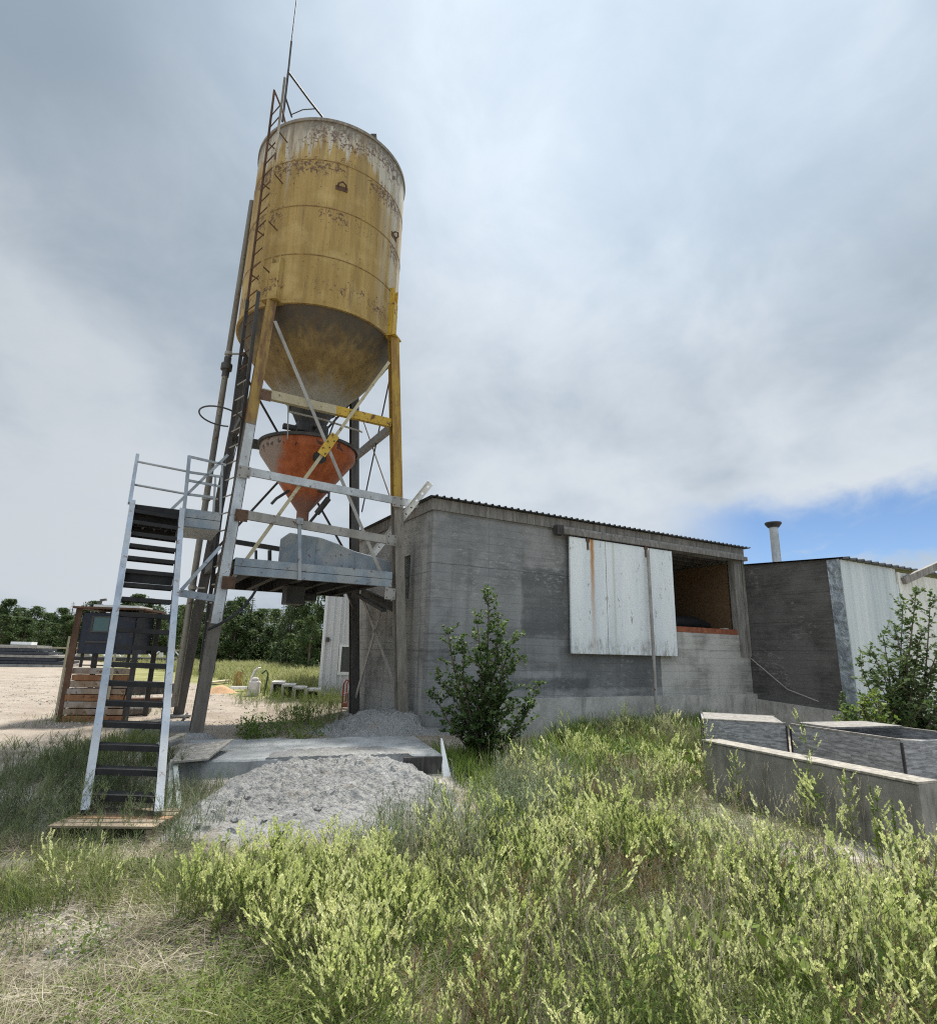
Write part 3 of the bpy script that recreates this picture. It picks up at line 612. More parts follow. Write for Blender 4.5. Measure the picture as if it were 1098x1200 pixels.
# inside the hatch
m = MB(); wbox(m, SO0 - 2.4, SO1 + .1, .9, ZA - .3, 2.4, 2.43); m.obox(q + u * (SO1 + .02) + v * .21 + zz * .9, v * 2.18, u * .03, zz * (ZA - 1.2)); m.build('inner_lining', M['osb'], bld)
m = MB(); wbox(m, .3, JL - .3, .8, .88, .21, DB); m.build('inner_floor', M['wood_dark'], bld)
m = MB()
for i in range(5): wbox(m, SO0 - 1.2, SO1, ZO1 - .02 + .0, ZO1 + .16, .35 + .45 * i, .43 + .45 * i)
m.build('ceiling_joist', M['wood_dark'], bld)
m = MB(); wbox(m, SO0 - .1, SO1, ZO0 + .003, ZO0 + .13, .03, .16); m.build('sill_beam', flat_mat('red_oxide', (.24, .085, .045), .8), bld)
# fascia + roof
m = MB(); wbox(m, -.06, JL + .03, ZA - .12, ZF - .02, -.05, -.004); m.obox(q - u * .05 + v * -.003 + zz * (ZA - .12), u * .045, v * (DB + .2), zz * (ZF - ZA + .1)); m.build('fascia', M['fascia'], bld)
m = MB(); per = .15; prof = []
s_ = -.14
while s_ < JL + .08:
    prof += [(s_, 0), (s_ + .10, 0), (s_ + .115, .028), (s_ + .14, .028)]; s_ += per
vs = []; fs = []
for (ss, h) in prof:
    for o_ in (-.16, DB + .35): 
        b_ = q + u * ss + v * o_; vs += [b_ + zz * (ZF + h), b_ + zz * (ZF + h - .012)]
n_ = len(prof)
for i in range(n_ - 1):
    a = 4 * i; b = 4 * (i + 1)
    fs += [(a, a + 2, b + 2, b), (a + 1, b + 1, b + 3, a + 3), (a, b, b + 1, a + 1), (a + 2, a + 3, b + 3, b + 2)]
m.add(vs, fs); m.build('roof', M['roof'], bld)
# hatch door, track, pole
dz0, dz1 = zx(664, 766), zx(663, 630); d0, d1 = sx(663, 700), sx(785, 720)
m = MB(); wbox(m, d0, d1, dz0, dz1, -.16, -.11); door = m.build('sliding_door', M['door'], bld, bevel=.008)
for xx in (sx(705, 700), sx(757, 700)): m = MB(); wbox(m, xx - .005, xx + .005, dz0, dz1, -.164, -.161); m.build('panel_joint', M['dusty'], door)
for xx in (689, 757):
    m = MB(); c = onpl(xx, 637 + (xx - 663) * .13, A - v * .17, v); m.cbox(c + zz * .04, u * .05, v * .012, zz * .22); m.tube([c + zz * .13 - v * .01, c + zz * .13 + v * .06], .05, 12)
    m.build('roller_hanger', M['darkrust'], door)
m = MB(); t0 = sx(652, 620); wbox(m, t0, JL - .05, dz1 + .03, dz1 + .13, -.2, -.08); trk = m.build('door_track', M['fascia'], bld)
m = MB(); wbox(m, t0 - .12, t0 + .04, dz1 + .0, dz1 + .2, -.2, -.053); m.build('track_bracket', M['wood_dark'], trk)
m = MB(); wbox(m, t0 + .05, JL - .1, dz1 + .135, dz1 + .2, -.13, -.053); m.build('track_board', M['wood_grey'], trk)
pp = onpl(759, 645, A - v * .24, v); pq = onpl(769, 826, A - v * .3, v)
m = MB(); m.tube([pp, pp + (pq - pp) * .82, pq], .035, 10); tag(m.build('steel_pole', M['dusty'], loc=pq, smooth=True), 'thin grey steel pole leaning against the white hatch door', 'pole')
# tarp roll and pallet of stuff inside the opening
m = MB(); c = q + u * (SO1 - 1.25) + v * .75 + zz * (ZO0 + .22)
m.tube([c - u * .9, c - u * .5 + zz * .06, c + zz * .02, c + u * .55 + zz * .04, c + u * 1.05 - zz * .02], [.10, .17, .2, .19, .12], 14); tag(m.build('tarp_roll', flat_mat('navy_tarp', (.012, .012, .013), .6), loc=c, smooth=True), 'dark tarpaulin roll lying inside the hatch opening', 'tarpaulin')
m = MB(); c = q + u * (SO1 - .2) + v * .25 + zz * (ZO0 + .06); m.cbox(c, u * .22, v * .2, zz * .1); m.cbox(c + zz * .08, u * .16, v * .14, zz * .06); tag(m.build('concrete_brick', M['found'], loc=c, bevel=.01), 'small pale concrete block at the right end of the hatch sill', 'block')

# ------------------------------------------------------------ metal-clad shed to the right
J = A * V(1, 1, 0) + u * (JL + .02)
Bq = onpl(982, 655, J, u); MB_ = -(Bq - J) @ v; ZB2 = Bq[2]; B2 = J - v * MB_; ZJ2 = onpl(879, 662, J, u)[2]
shed = thing('metal_shed', 'shed with dark block side and pale ribbed metal front at the right', 'shed', B2)
LB = 6.5; DB2 = 7.0; sl = (ZJ2 - ZB2) / MB_
def sw(a, b, z0): return None
m = MB(); a_, b_ = J - v * MB_, J + v * (DB2 - MB_)
za, zb_ = ZB2, ZB2 + sl * DB2
m.box6(a_ - zz * .1, a_ + u * .2 - zz * .1, b_ + u * .2 - zz * .1, b_ - zz * .1, a_ + zz * za, a_ + u * .2 + zz * za, b_ + u * .2 + zz * zb_, b_ + zz * zb_)
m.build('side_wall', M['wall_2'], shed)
m = MB(); m.box6(a_ - u * .1 - zz * .1 + v * .0, a_ - u * .003 - zz * .1, J - u * .003 - zz * .1 - v * .1, J - u * .1 - zz * .1 - v * .1, a_ - u * .1 + zz * .55, a_ - u * .003 + zz * .55, J - u * .003 + zz * .68 - v * .1, J - u * .1 + zz * .68 - v * .1); m.build('foundation', M['found'], shed)
t = NT('dented_flashing'); p = t.pos(world=True); k = t.noise(p, 3.5, 5, .6, .8)
flm = t.bsdf(t.mix(t.ramp(k, .35, .65), (.22, .25, .28), (.48, .53, .57)), .35, .6, t.bump(t.noise(p, 5, 4, .5, .5), .8, .06))
m = MB(); m.obox(B2 - u * .012 - v * .02 + zz * .35, v * .27, u * .009, zz * (ZB2 - .35)); m.build('corner_flashing', flm, shed)
def siding_mat():
    t = NT('pale_metal_siding'); x, y, z = wallco(t, B2)
    c = t.mix(t.ramp(t.noise(comb(t, t.mul(x, 3.3), y, t.mul(z, .15)), 1.2, 4), .3, .7), (.46, .50, .51), (.60, .63, .62))
    c = t.mix(t.ramp(t.noise(comb(t, t.mul(x, 5), y, t.mul(z, .3)), 1.5, 6, .7), .55, .75, 0, .5), c, (.30, .31, .29))
    return t.bsdf(c, .4, .15, None, .4)
M['siding'] = siding_mat(); M['siding2'] = metal_mat('cream_siding', (.60, .60, .55), (.72, .71, .66), .45, .05, stretch=(1, 1, .2))
def ribbed(m, base, s0, s1, z0, z1, o, per=.3, rib=.022, dr=None):
    u, v = dr if dr else (globals()['u'], globals()['v'])
    s_ = s0; poly = []
    while s_ < s1 - 1e-6:
        e = min(s_ + per, s1); poly += [(s_, 0), (s_ + .02, rib), (s_ + .055, rib), (s_ + .075, 0), (s_ + per * .5, 0), (s_ + per * .5 + .012, rib * .3), (s_ + per * .5 + .03, 0)]; s_ = e
    poly.append((s1, 0)); vs = []; fs = []
    for s_, h in poly:
        b = base * V(1, 1, 0) + u * s_ - v * (o + h); vs += [b + zz * z0, b + zz * z1]
    for i in range(len(poly) - 1): fs.append((2 * i, 2 * i + 2, 2 * i + 3, 2 * i + 1))
    n = len(vs)
    # thin backing so that the sheet has a body
    b0 = base * V(1, 1, 0) + u * s0 - v * (o - .03); b1 = base * V(1, 1, 0) + u * s1 - v * (o - .03)
    m.add(vs, fs); m.box6(b0 + zz * z0, b1 + zz * z0, b1 - v * .025 + zz * z0, b0 - v * .025 + zz * z0, b0 + zz * z1, b1 + zz * z1, b1 - v * .025 + zz * z1, b0 - v * .025 + zz * z1)
    return m
s3 = (onpl(1050, 690, B2, v) - B2) @ u
m = MB(); ribbed(m, B2, .0, s3, .45, ZB2 - .02, .035); m.build('siding', M['siding'], shed)
m = MB(); ribbed(m, B2, s3 + .004, LB, .45, ZB2 - .1, .07); o = m.build('siding', M['siding2'], shed); o['label'] = 'cream ribbed siding beyond the grey stretch'
m = MB(); wbox(m, 0.0, LB, -.1, .45, .0, .2, B2); m.build('foundation', M['found'], shed)
m = MB(); prof = []; s_ = -.06
while s_ < LB: prof += [(s_, 0), (s_ + .22, 0), (s_ + .24, .035), (s_ + .28, .035)]; s_ += .3
vs = []; fs = []
for ss, h in prof:
    for o_ in (-.14, DB2 + .2):
        b_ = B2 * V(1, 1, 0) + u * ss + v * o_; z_ = ZB2 + .03 + sl * o_ + h; vs += [b_ + zz * z_, b_ + zz * (z_ - .03)]
for i in range(len(prof) - 1):
    a = 4 * i; b = 4 * (i + 1); fs += [(a, a + 2, b + 2, b), (a + 1, b + 1, b + 3, a + 3), (a, b, b + 1, a + 1), (a + 2, a + 3, b + 3, b + 2)]
m.add(vs, fs); m.build('roof', M['roof'], shed)
# flue
fb = J + u * 1.0; fY = 17.6; c0, c1 = at(911, 664, fY), at(908, 616, fY)
m = MB(); m.tube([V(c0[0], c0[1], c0[2] - .4), V(c0[0], c0[1], c1[2])], .125, 16); flue = m.build('flue', M['galv'], shed, smooth=True)
m = MB(); ct = V(c0[0], c0[1], c1[2]); m.lathe(ct, [(.13, -.06), (.16, -.06), (.24, .05), (.24, .09), (.02, .1)], 20); m.build('flue_cap', M['dark'], flue)
bp0, bp1 = onpl(1058, 681, B2 - v * .1, v), at(1112, 657, 14.1)
m = MB(); m.beam(bp0, bp1, .14, .16); tag(m.build('wooden_beam', M['wood_grey'], loc=bp0), 'square weathered timber jutting out from the metal shed under its eave', 'beam')
# low cable from the hatch post to the ground
m = MB(); m.tube([A + u * (JL - .1) - v * .06 + zz * 1.5, J - v * .9 - u * .05 + zz * .95, J - v * 1.6 - u * .06 + zz * .74], .014, 6); tag(m.build('loose_wire', M['dusty'], loc=J), 'thin loose wire slanting down the dark block side of the shed', 'wire')

# ------------------------------------------------------------ pale metal building behind the silo
W0 = gpt(374, 816); W0z = W0[2]
u3 = V(.972, .235, 0); u3 /= np.linalg.norm(u3); v3 = V(-u3[1], u3[0], 0)
wb = thing('metal_building', 'pale ribbed metal building with white-framed window behind the silo leg', 'building', W0)
ZW = 3.9
def siding3():
    t = NT('white_ribbed_sheet'); x, y, z = wallco(t, W0)
    c = t.mix(t.noise(comb(t, t.mul(x, 4), y, t.mul(z, .2)), 1.3, 4), (.50, .52, .53), (.66, .67, .67)); return t.bsdf(c, .45, .1)
M['siding3'] = siding3()
wx = lambda x, y: ((onpl(x, y, W0, v3) - W0) @ u3, onpl(x, y, W0, v3)[2])
wx0, wz1 = wx(400, 758); wx1, wz0 = wx(425, 788)
m = MB()
for s0, s1, z0, z1 in ((0, wx0, 0, ZW), (wx0, wx1, 0, wz0), (wx0, wx1, wz1, ZW), (wx1, 7, 0, ZW)): ribbed(m, W0, s0, s1, z0, z1, 0., .2, .035, (u3, v3))
m.build('front_wall', M['siding3'], wb)
q2 = W0 * V(1, 1, 0)
for a_s in ((q2 - u3 * .03 + v3 * .01, u3 * .03, v3 * 5), (q2 + u3 * 6.97 + v3 * .01, u3 * .03, v3 * 5), (q2 + v3 * 5.02, u3 * 7, v3 * .03)): m = MB(); m.obox(*a_s, zz * ZW); m.build('side_wall', M['siding3'], wb)
m = MB(); m.obox(q2 - u3 * .045 - v3 * .03, u3 * .1, v3 * .035, zz * ZW); m.build('corner_trim', M['white'], wb)
m = MB(); m.obox(q2 - u3 * .2 - v3 * .2 + zz * (ZW + .003), u3 * 7.4, v3 * 5.4, zz * .06); m.build('roof', M['roof'], wb)
fr = MB(); wm = (wx0 + wx1) / 2
for a, b, c, d in ((wx0 - .05, wx1 + .05, wz1, wz1 + .06), (wx0 - .06, wx1 + .06, wz0 - .08, wz0), (wx0 - .05, wx0 + .02, wz0, wz1), (wx1 - .02, wx1 + .05, wz0, wz1), (wm - .03, wm + .03, wz0, wz1), (wm, wx1, (wz0 + wz1) / 2 - .02, (wz0 + wz1) / 2 + .02)):
    fr.obox(q2 + u3 * a - v3 * .045 + zz * c, u3 * (b - a), v3 * .06, zz * (d - c))
win = fr.build('window', M['white'], wb)
t = NT('dark_window_glass'); gl = t.bsdf((.05, .06, .06), .08, 0, None, .6)
m = MB(); m.obox(q2 + u3 * wx0 + v3 * .005 + zz * wz0, u3 * (wx1 - wx0), v3 * .01, zz * (wz1 - wz0)); m.build('pane', gl, win)
m = MB(); s_, z_ = wx(384, 749); c = q2 + u3 * s_ - v3 * .06 + zz * z_; m.tube([c + v3 * .06, c, c - zz * .08], .06, 8); m.build('wall_lamp', M['dark'], wb)

# ------------------------------------------------------------ slab, mounds, spilled concrete
SL0, SL1 = atZ(203, 892, .33), atZ(517, 883, .33)
sd_ = (SL1 - SL0) * V(1, 1, 0); sl_len = np.linalg.norm(sd_); sd_ /= sl_len; sn_ = V(-sd_[1], sd_[0], 0)
def pour_mat(name, c0, c1, c2):
    t = NT(name); p = t.pos(world=True)
    a = t.noise(p, 1.3, 5, .6); b = t.noise(p, 9, 8, .72); e = t.voro(p, 7, 'DISTANCE_TO_EDGE')
    c = t.mix(t.ramp(a, .35, .65), c0, c1); c = t.mix(t.ramp(b, .56, .7, 0, .7), c, c2)
    c = t.mix(t.ramp(b, .46, .34, 0, .7), c, tuple(k * 1.3 for k in c1))
    c = t.mix(t.ramp(t.noise(p, 3.1, 3), .58, .72, 0, .5), c, (.25, .21, .16))
    return t.bsdf(c, .95, 0, t.bump(t.mth('ADD', b, t.mul(t.noise(p, 30, 4), .5)), 1., .06), .1)
M['pour'] = pour_mat('spilled_concrete', (.225, .222, .214), (.31, .307, .298), (.15, .143, .132))
M['slab'] = concrete('slab_concrete', (.33, .335, .33), (.10, .115, .10), 1.2, .4, .6)
def grid_mesh(name, x0, x1, y0, y1, nx, ny, hf, mat, frame=None, loc=None):
    O, ex, ey = frame; vs = []; fs = []
    for j in range(ny + 1):
        for i in range(nx + 1):
            a = x0 + (x1 - x0) * i / nx; b = y0 + (y1 - y0) * j / ny; P = O * V(1, 1, 0) + ex * a + ey * b; P[2] = hf(a, b, P); vs.append(P)
    for j in range(ny):
        for i in range(nx):
            k = j * (nx + 1) + i; fs.append((k, k + 1, k + nx + 2, k + nx + 1))
    m = MB(); m.add(vs, fs); return m.build(name, mat, None, loc if loc is not None else O, smooth=True)
# the slab: an irregular front edge, rough top
m = MB(); n = 60; vs = []; fs = []
dep = 1.55
for i in range(n + 1):
    a = sl_len * i / n; j_ = .03 * fbm(a * 2, 1.3, 1.4); zt = .325 + .014 * fbm(a, 4, 1.7); P = SL0 * V(1, 1, 0) + sd_ * a
    zb_f = ground_z(*(P - sn_ * .1)[:2]) - .12
    vs += [P + sn_ * (j_ - .04) + zz * zb_f, P + sn_ * j_ + zz * (zt - .02), P + sn_ * (j_ + .025) + zz * zt, P + sn_ * (dep + .1 * fbm(a, 7, .8)) + zz * (zt + .01), P + sn_ * (dep + .1 * fbm(a, 7, .8)) + zz * -.05]
for i in range(n):
    for k in range(4): fs.append((5 * i + k, 5 * i + 5 + k, 5 * i + 6 + k, 5 * i + 1 + k))
fs += [(0, 1, 2, 3, 4), tuple(5 * n + k for k in (4, 3, 2, 1, 0))]
m.add(vs, fs); tag(m.build('concrete_slab', M['slab'], None, SL0), kind='structure')
# poured tongue running down from the slab to the weeds
def lumps(P, s): 
    b = mnoise.cell_vector(Vector((P[0] * s, P[1] * s, 0)))
    return b[0]
def vor(P, s):
    d, pts = mnoise.voronoi(Vector((P[0] * s, P[1] * s, .3))); return d[1] - d[0]
def tongue(a, b, P):
    al = .95 + .52 * b + .18 * fbm(P[0], P[1], 1.5, 3, 6.); ar = 2.75 - .12 * b + .25 * fbm(P[0], P[1], 1.2, 3, 16.)
    edge = min(float(sstep(al - .3, al + .35, a)), float(sstep(ar + .3, ar - .4, a)))
    run = float(sstep(-2.9 - .5 * fbm(a * .9, 2, 1.), -.3, b))
    base = ground_z(P[0], P[1])
    h = base + (.30 - base) * (run ** 2.3) * (.35 + .65 * edge) if b < 0 else .338
    w_ = max(0., min(1., run * 1.4)) * (1 if b < 0 else .3)
    h += (.035 * abs(fbm(P[0], P[1], 9., 4, 21.)) + .022 * fbm(P[0], P[1], 22., 3, 11.) + .06 * fbm(P[0], P[1], 1.8, 4, 2.) + .06 * (min(vor(P, 2.6), .45) - .2) + .04 * (min(vor(P, 6.5), .4) - .15) + .03 * (min(vor(P, 15.), .4) - .15)) * w_ * (.3 + .7 * edge)
    return h - .05 * (1 - min(1, run * 6)) - .22 * (1 - min(1., edge * 2.2))
tag(grid_mesh('concrete_spill', -.9, 3.6, -3.1, .6, 260, 220, tongue, M['pour'], (SL0, sd_, sn_)), 'rough grey tongue of spilled concrete running down from the slab into the weeds', 'concrete spill', None, 'thing')
FRB = leg_pt('FR', ZB)
def mound(a, b, P):
    r = math.hypot(a * .8, b * 1.05) + .10 * fbm(P[0], P[1], 1.6, 3, 5.)
    h = .19 + .36 * float(sstep(1.25, .15, r)) 
    st_ = math.floor(h / .07) * .07 + .07 * min(1, ((h / .07) % 1) * 2.2)
    h = .35 * h + .65 * st_ + .09 * (min(vor(P, 2.8), .5) - .15) + .05 * (min(vor(P, 7.), .4) - .12) + .05 * fbm(P[0], P[1], 6, 4) + .03 * abs(fbm(P[0], P[1], 17, 3))
    return h - .45 * float(sstep(1.2, 1.32, r))
tag(grid_mesh('concrete_mound', -1.5, 1.35, -1.35, 2.2, 170, 190, mound, M['pour'], (FRB - u * .25 + v * .1, u, v)), 'layered mound of hardened concrete heaped around the right front silo leg', 'concrete mound')
def mound2(a, b, P):
    r = math.hypot(a, b) + .05 * fbm(P[0], P[1], 3, 3, 8.); return .24 + .13 * float(sstep(.42, .08, r)) + .02 * fbm(P[0], P[1], 8, 3) - .2 * float(sstep(.40, .46, r))
FLB = leg_pt('FL', ZB)
tag(grid_mesh('concrete_mound', -.5, .5, -.5, .5, 40, 40, mound2, M['pour'], (FLB, u, v)), 'small crumbling concrete footing around the left front silo leg', 'concrete mound')
# loose lumps of concrete
def rock(name, c, r, mat, label, cat, group=None, sq=.6, seed=0):
    import bmesh
    bm = bmesh.new(); bmesh.ops.create_icosphere(bm, subdivisions=2, radius=1)
    for w in bm.verts:
        n_ = mnoise.noise(w.co * 1.3 + Vector((seed, seed * 2, 0))) * .45 + mnoise.noise(w.co * 3.1 + Vector((seed, 0, seed))) * .2
        w.co = w.co * (1 + n_); w.co.z *= sq; w.co *= r
    me = bpy.data.meshes.new(name); bm.to_mesh(me); bm.free(); me.materials.append(mat)
    o = bpy.data.objects.new(name, me); COL.objects.link(o); o.location = tuple(c); tag(o, label, cat, group); return o
lump_px = [(232, 967), (250, 951), (275, 962), (300, 985), (330, 975), (355, 990), (318, 948), (290, 935), (385, 968), (262, 985), (345, 955), (238, 985), (402, 985), (372, 948), (222, 955), (310, 962)]
for i, (x_, y_) in enumerate(lump_px):
    P = gpt(x_, y_); r_ = random.uniform(.02, .05)
    rel = P - SL0; h = tongue(rel @ sd_, rel @ sn_, P); P = atZ(x_, y_, max(h, P[2])); P[2] += r_ * .1
    rock('concrete_lump', P, r_, M['pour'], 'fist-sized grey concrete lump lying on the spilled concrete tongue', 'concrete lump', 'loose lumps on the concrete spill', .6, i * 3.7)

# ------------------------------------------------------------ things on and around the slab
def plank(name, p, q, w, h, mat, label, cat, group=None, up=None):
    m = MB(); m.beam(p, q, w, h, up); return tag(m.build(name, mat, loc=(np.asarray(p) + np.asarray(q)) / 2, bevel=.004), label, cat, group)
# plywood sheet curling over the slab edge
m = MB(); vs = []; fs = []; e0, e1 = atZ(200, 893, .36), atZ(244, 889, .37); e2, e3 = atZ(273, 871, .42), atZ(215, 872, .37)
for j in range(7):
    for i in range(9):
        a, b = i / 8, j / 6; P = (e0 * (1 - a) + e1 * a) * (1 - b) + (e3 * (1 - a) + e2 * a) * b; P[2] += .05 * a * a * b; vs.append(P)
n0 = len(vs); vs += [p_ - zz * .02 for p_ in vs]
for j in range(6):
    for i in range(8):
        k = j * 9 + i; fs += [(k, k + 1, k + 10, k + 9), (n0 + k, n0 + k + 9, n0 + k + 10, n0 + k + 1)]
for i in range(8): fs += [(i, n0 + i, n0 + i + 1, i + 1), (54 + i, 55 + i, n0 + 55 + i, n0 + 54 + i)]
for j in range(6): fs += [(9 * j, 9 * j + 9, n0 + 9 * j + 9, n0 + 9 * j), (9 * j + 8, n0 + 9 * j + 8, n0 + 9 * j + 17, 9 * j + 17)]
m.add(vs, fs); tag(m.build('plywood_sheet', wood_mat('grey_plywood', (.36, .33, .29)), loc=e0), 'weathered plywood sheet lying over the slab corner in front of the silo leg', 'plywood sheet')
plank('wood_offcut', atZ(180, 877, .40), atZ(214, 862, .42), .1, .05, wood_mat('pale_wood', (.5, .44, .34)), 'longer pale wooden offcut lying behind the plywood sheet', 'timber')
plank('wood_offcut', atZ(197, 873, .44), atZ(211, 868, .44), .07, .05, M['wood_grey'], 'short grey wooden offcut beside the foot of the left front leg', 'timber')
m = MB(); hs = [atZ(148, 886, .12), atZ(158, 862, .3), atZ(172, 850, .4), atZ(190, 846, .42), atZ(205, 853, .36), atZ(216, 843, .38), atZ(220, 835, .4)]
cv = []
for i in range(len(hs) - 1):
    for k in range(5): cv.append(hs[i] + (hs[i + 1] - hs[i]) * k / 5)
for _ in range(3): cv = [cv[0]] + [(cv[i - 1] + 2 * cv[i] + cv[i + 1]) / 4 for i in range(1, len(cv) - 1)] + [cv[-1]]
m.tube(cv, .022, 8); tag(m.build('rubber_hose', M['rubber'], loc=cv[0], smooth=True), 'black rubber hose looping behind the staircase to the back silo leg', 'hose')
c = atZ(196, 862, .25); m = MB(); m.obox(c - u * .55 + zz * .0, u * 1.0, v * .55, zz * .15); tag(m.build('footing_block', M['slab'], loc=c, bevel=.02), 'pale concrete footing block behind the stair and beside the hose', 'concrete block')
wpale = wood_mat('painted_stake', (.50, .52, .47), var=.3)
plank('wooden_stake', G(*gpt(197, 957)[:2]) - zz * .05, atZ(203, 890, .34) - sn_ * .05, .05, .02, wpale, 'pale upright stake against the slab corner, the one nearer the stair', 'stake', 'stakes at the slab corner')
plank('wooden_stake', G(*gpt(212, 953)[:2]) - zz * .05, atZ(206, 892, .34) - sn_ * .06, .05, .02, wpale, 'pale slanting stake against the slab corner, the one farther from the stair', 'stake', 'stakes at the slab corner')
b0, b1, tp = gpt(520, 912), gpt(531, 912), at(517.5, 866, 8.15)
m = MB(); m.prism([b0 - zz * .08, b1 - zz * .08, tp + u * .012, tp], v * .03); tag(m.build('pointed_stake', M['white'], loc=b0), 'white pointed board standing at the right end of the concrete slab', 'stake')
m = MB(); c = atZ(505, 900, .1); m.obox(SL1 * V(1, 1, 0) - sd_ * .5 - sn_ * .06 + zz * .0, sd_ * .5, sn_ * .03, zz * .3); tag(m.build('form_board', M['wood_dark'], loc=c), 'dark form board against the right end of the slab face', 'board')
# pallet under the stair foot
M['pallet'] = wood_mat('pallet_wood', (.27, .215, .155), rot=-AZ, stretch=(.15, 1, 1))
pu = (R0 - L0) * V(1, 1, 0); pu /= np.linalg.norm(pu); pv_ = V(-pu[1], pu[0], 0)
pc = (L0 + R0) / 2 * V(1, 1, 0) - pv_ * .06; pgz = ground_z(pc[0], pc[1])
pal = thing('wooden_pallet', 'weathered wooden pallet in the weeds under the stair foot', 'pallet', pc + zz * pgz)
for i in range(5):
    m = MB(); b = pc - pu * .48 - pv_ * .3 + pv_ * (.125 * i) + pu * random.uniform(-.015, .015) + zz * (.112 + random.uniform(0, .004)); m.obox(b + pu * .06 + pv_ * .02, pu * .86, pv_ * .095, zz * .02); o = m.build('deck_board', M['pallet'] if i != 2 else wood_mat('orange_board', (.34, .20, .12)), pal, bevel=.003)
for i in range(3):
    m = MB(); b = pc - pu * (.41 - .395 * i) - pv_ * .27 + zz * (pgz - .02); m.obox(b, pu * .045, pv_ * .6, zz * (.109 - pgz + .02)); m.build('bearer', M['pallet'], pal)

# ------------------------------------------------------------ right foreground: low wall and board bins
ez = ground_z(3.7, 5.3)
E1 = atZ(1090, 1014, ez); wt = at(1083, 917, E1[1])[2]
Wd = (onpl(823, 867, V(0, 0, wt), zz) - E1) * V(1, 1, 0); wl = np.linalg.norm(Wd); Wd /= wl; Wn = V(Wd[1], -Wd[0], 0)
M['lowwall'] = concrete('low_wall_concrete', (.25, .24, .22), (.10, .095, .085), 1.6, .3, .8)
def edge_wall(m, O, d, n, L, th, z0, z1, N=24):
    vs = []; fs = []
    for i in range(N + 1):
        a = L * i / N; w_ = .006 * fbm(a * 3, 2.2, 1.5); P = O * V(1, 1, 0) + d * a; zt = z1 + .006 * fbm(a * 2, 6.1, 2.)
        vs += [P + zz * z0, P + n * w_ + zz * (zt - .015), P + n * (.014 + w_) + zz * zt, P + n * (th - .014) + zz * zt, P + n * th + zz * (zt - .015), P + n * th + zz * z0]
    for i in range(N):
        for k in range(5): fs.append((6 * i + k, 6 * i + 6 + k, 6 * i + 7 + k, 6 * i + 1 + k))
    fs += [tuple(range(6)), tuple(6 * N + k for k in range(5, -1, -1))]
    m.add(vs, fs); return m
lw_ = thing('concrete_wall', 'low grey concrete wall running through the weeds before the board bins', 'wall', E1)
m = MB(); edge_wall(m, E1, Wd, Wn, wl, .26, -.25, wt - .022); m.build('wall_body', M['lowwall'], lw_)
m = MB(); m.obox(E1 * V(1, 1, 0) - Wd * .0 - Wn * .012 + zz * (wt - .02), Wd * wl, Wn * .28, zz * .022); m.build('cap_board', wood_mat('pale_cap', (.31, .285, .245), rot=-AZ), lw_, bevel=.004)
def strand():
    t = NT('grey_strand_board'); p = t.pos(world=True)
    w1 = t.n('ShaderNodeTexNoise', {'Vector': p, 'Scale': 5.}).outputs['Color']
    pp_ = t.n('ShaderNodeVectorMath', {0: p, 1: w1}, operation='ADD').outputs[0]
    x, y, z = wallco(t, V(3, 8, 0)); h = t.mth('ADD', t.mul(x, -.6), y)
    def lay(an, sd_): return t.noise(t.n('ShaderNodeMapping', {'Vector': comb(t, h, z, sd_), 'Rotation': (0, 0, rad(an)), 'Scale': (5, 34, 1)}).outputs[0], 1.0, 4, .7, .15)
    sel = t.voro(comb(t, t.mul(h, 1.), t.mul(z, 1.), 0.), 9., 'F1', 'Color'); s3_ = t.sep(sel)
    ka = t.n('ShaderNodeMix', {0: t.ramp(s3_[0], .45, .55), 2: lay(38, 1.), 3: lay(-32, 5.)}).outputs[0]
    k = t.n('ShaderNodeMix', {0: t.ramp(s3_[1], .6, .7), 2: ka, 3: lay(80, 9.)}).outputs[0]
    c = t.mix(t.ramp(k, .34, .68), (.14, .142, .146), (.38, .385, .395)); c = t.mix(t.ramp(t.noise(p, 1.7, 4), .5, .7, 0, .4), c, (.14, .14, .14))
    return t.bsdf(c, .85, 0, t.bump(k, .35, .02), .15)
M['strand'] = strand()
def bin_(name, label, c0, d, n, L, Wd2, z0, z1, lid=None):
    th = .03; o = thing(name, label, 'bin', c0 * V(1, 1, 0) + zz * z0)
    c = c0 * V(1, 1, 0) + zz * z0; h = z1 - z0
    m = MB(); m.obox(c, d * L, n * th, zz * h); m.build('side_panel', M['strand'], o)
    m = MB(); m.obox(c + n * (Wd2 - th), d * L, n * th, zz * h); m.build('side_panel', M['strand'], o)
    m = MB(); m.obox(c + n * (th + .003), d * th, n * (Wd2 - 2 * th - .006), zz * h); m.build('end_panel', M['strand'], o)
    m = MB(); m.obox(c + d * (L - th) + n * (th + .003), d * th, n * (Wd2 - 2 * th - .006), zz * h); m.build('end_panel', M['strand'], o)
    m = MB(); m.obox(c + d * th + n * th, d * (L - 2 * th), n * (Wd2 - 2 * th), zz * .04); m.build('bottom', M['wood_dark'], o)
    for a, b in ((0, 0), (L, 0), (0, Wd2), (L, Wd2)): m = MB(); m.cbox(c + d * a + n * b + zz * (h / 2 - .01), d * .022, n * .022, zz * (h - .01)); m.build('corner_strip', M['rubber'], o)
    m = MB(); m.obox(c - n * .004 + zz * (h + .002), d * L, n * .04, zz * .02); m.build('top_rail', M['wood_grey'], o)
    m = MB(); m.obox(c + n * (Wd2 - .036) + zz * (h + .002), d * L, n * .04, zz * .02); m.build('top_rail', M['wood_grey'], o)
    return o, c, h
bz = wt + .10
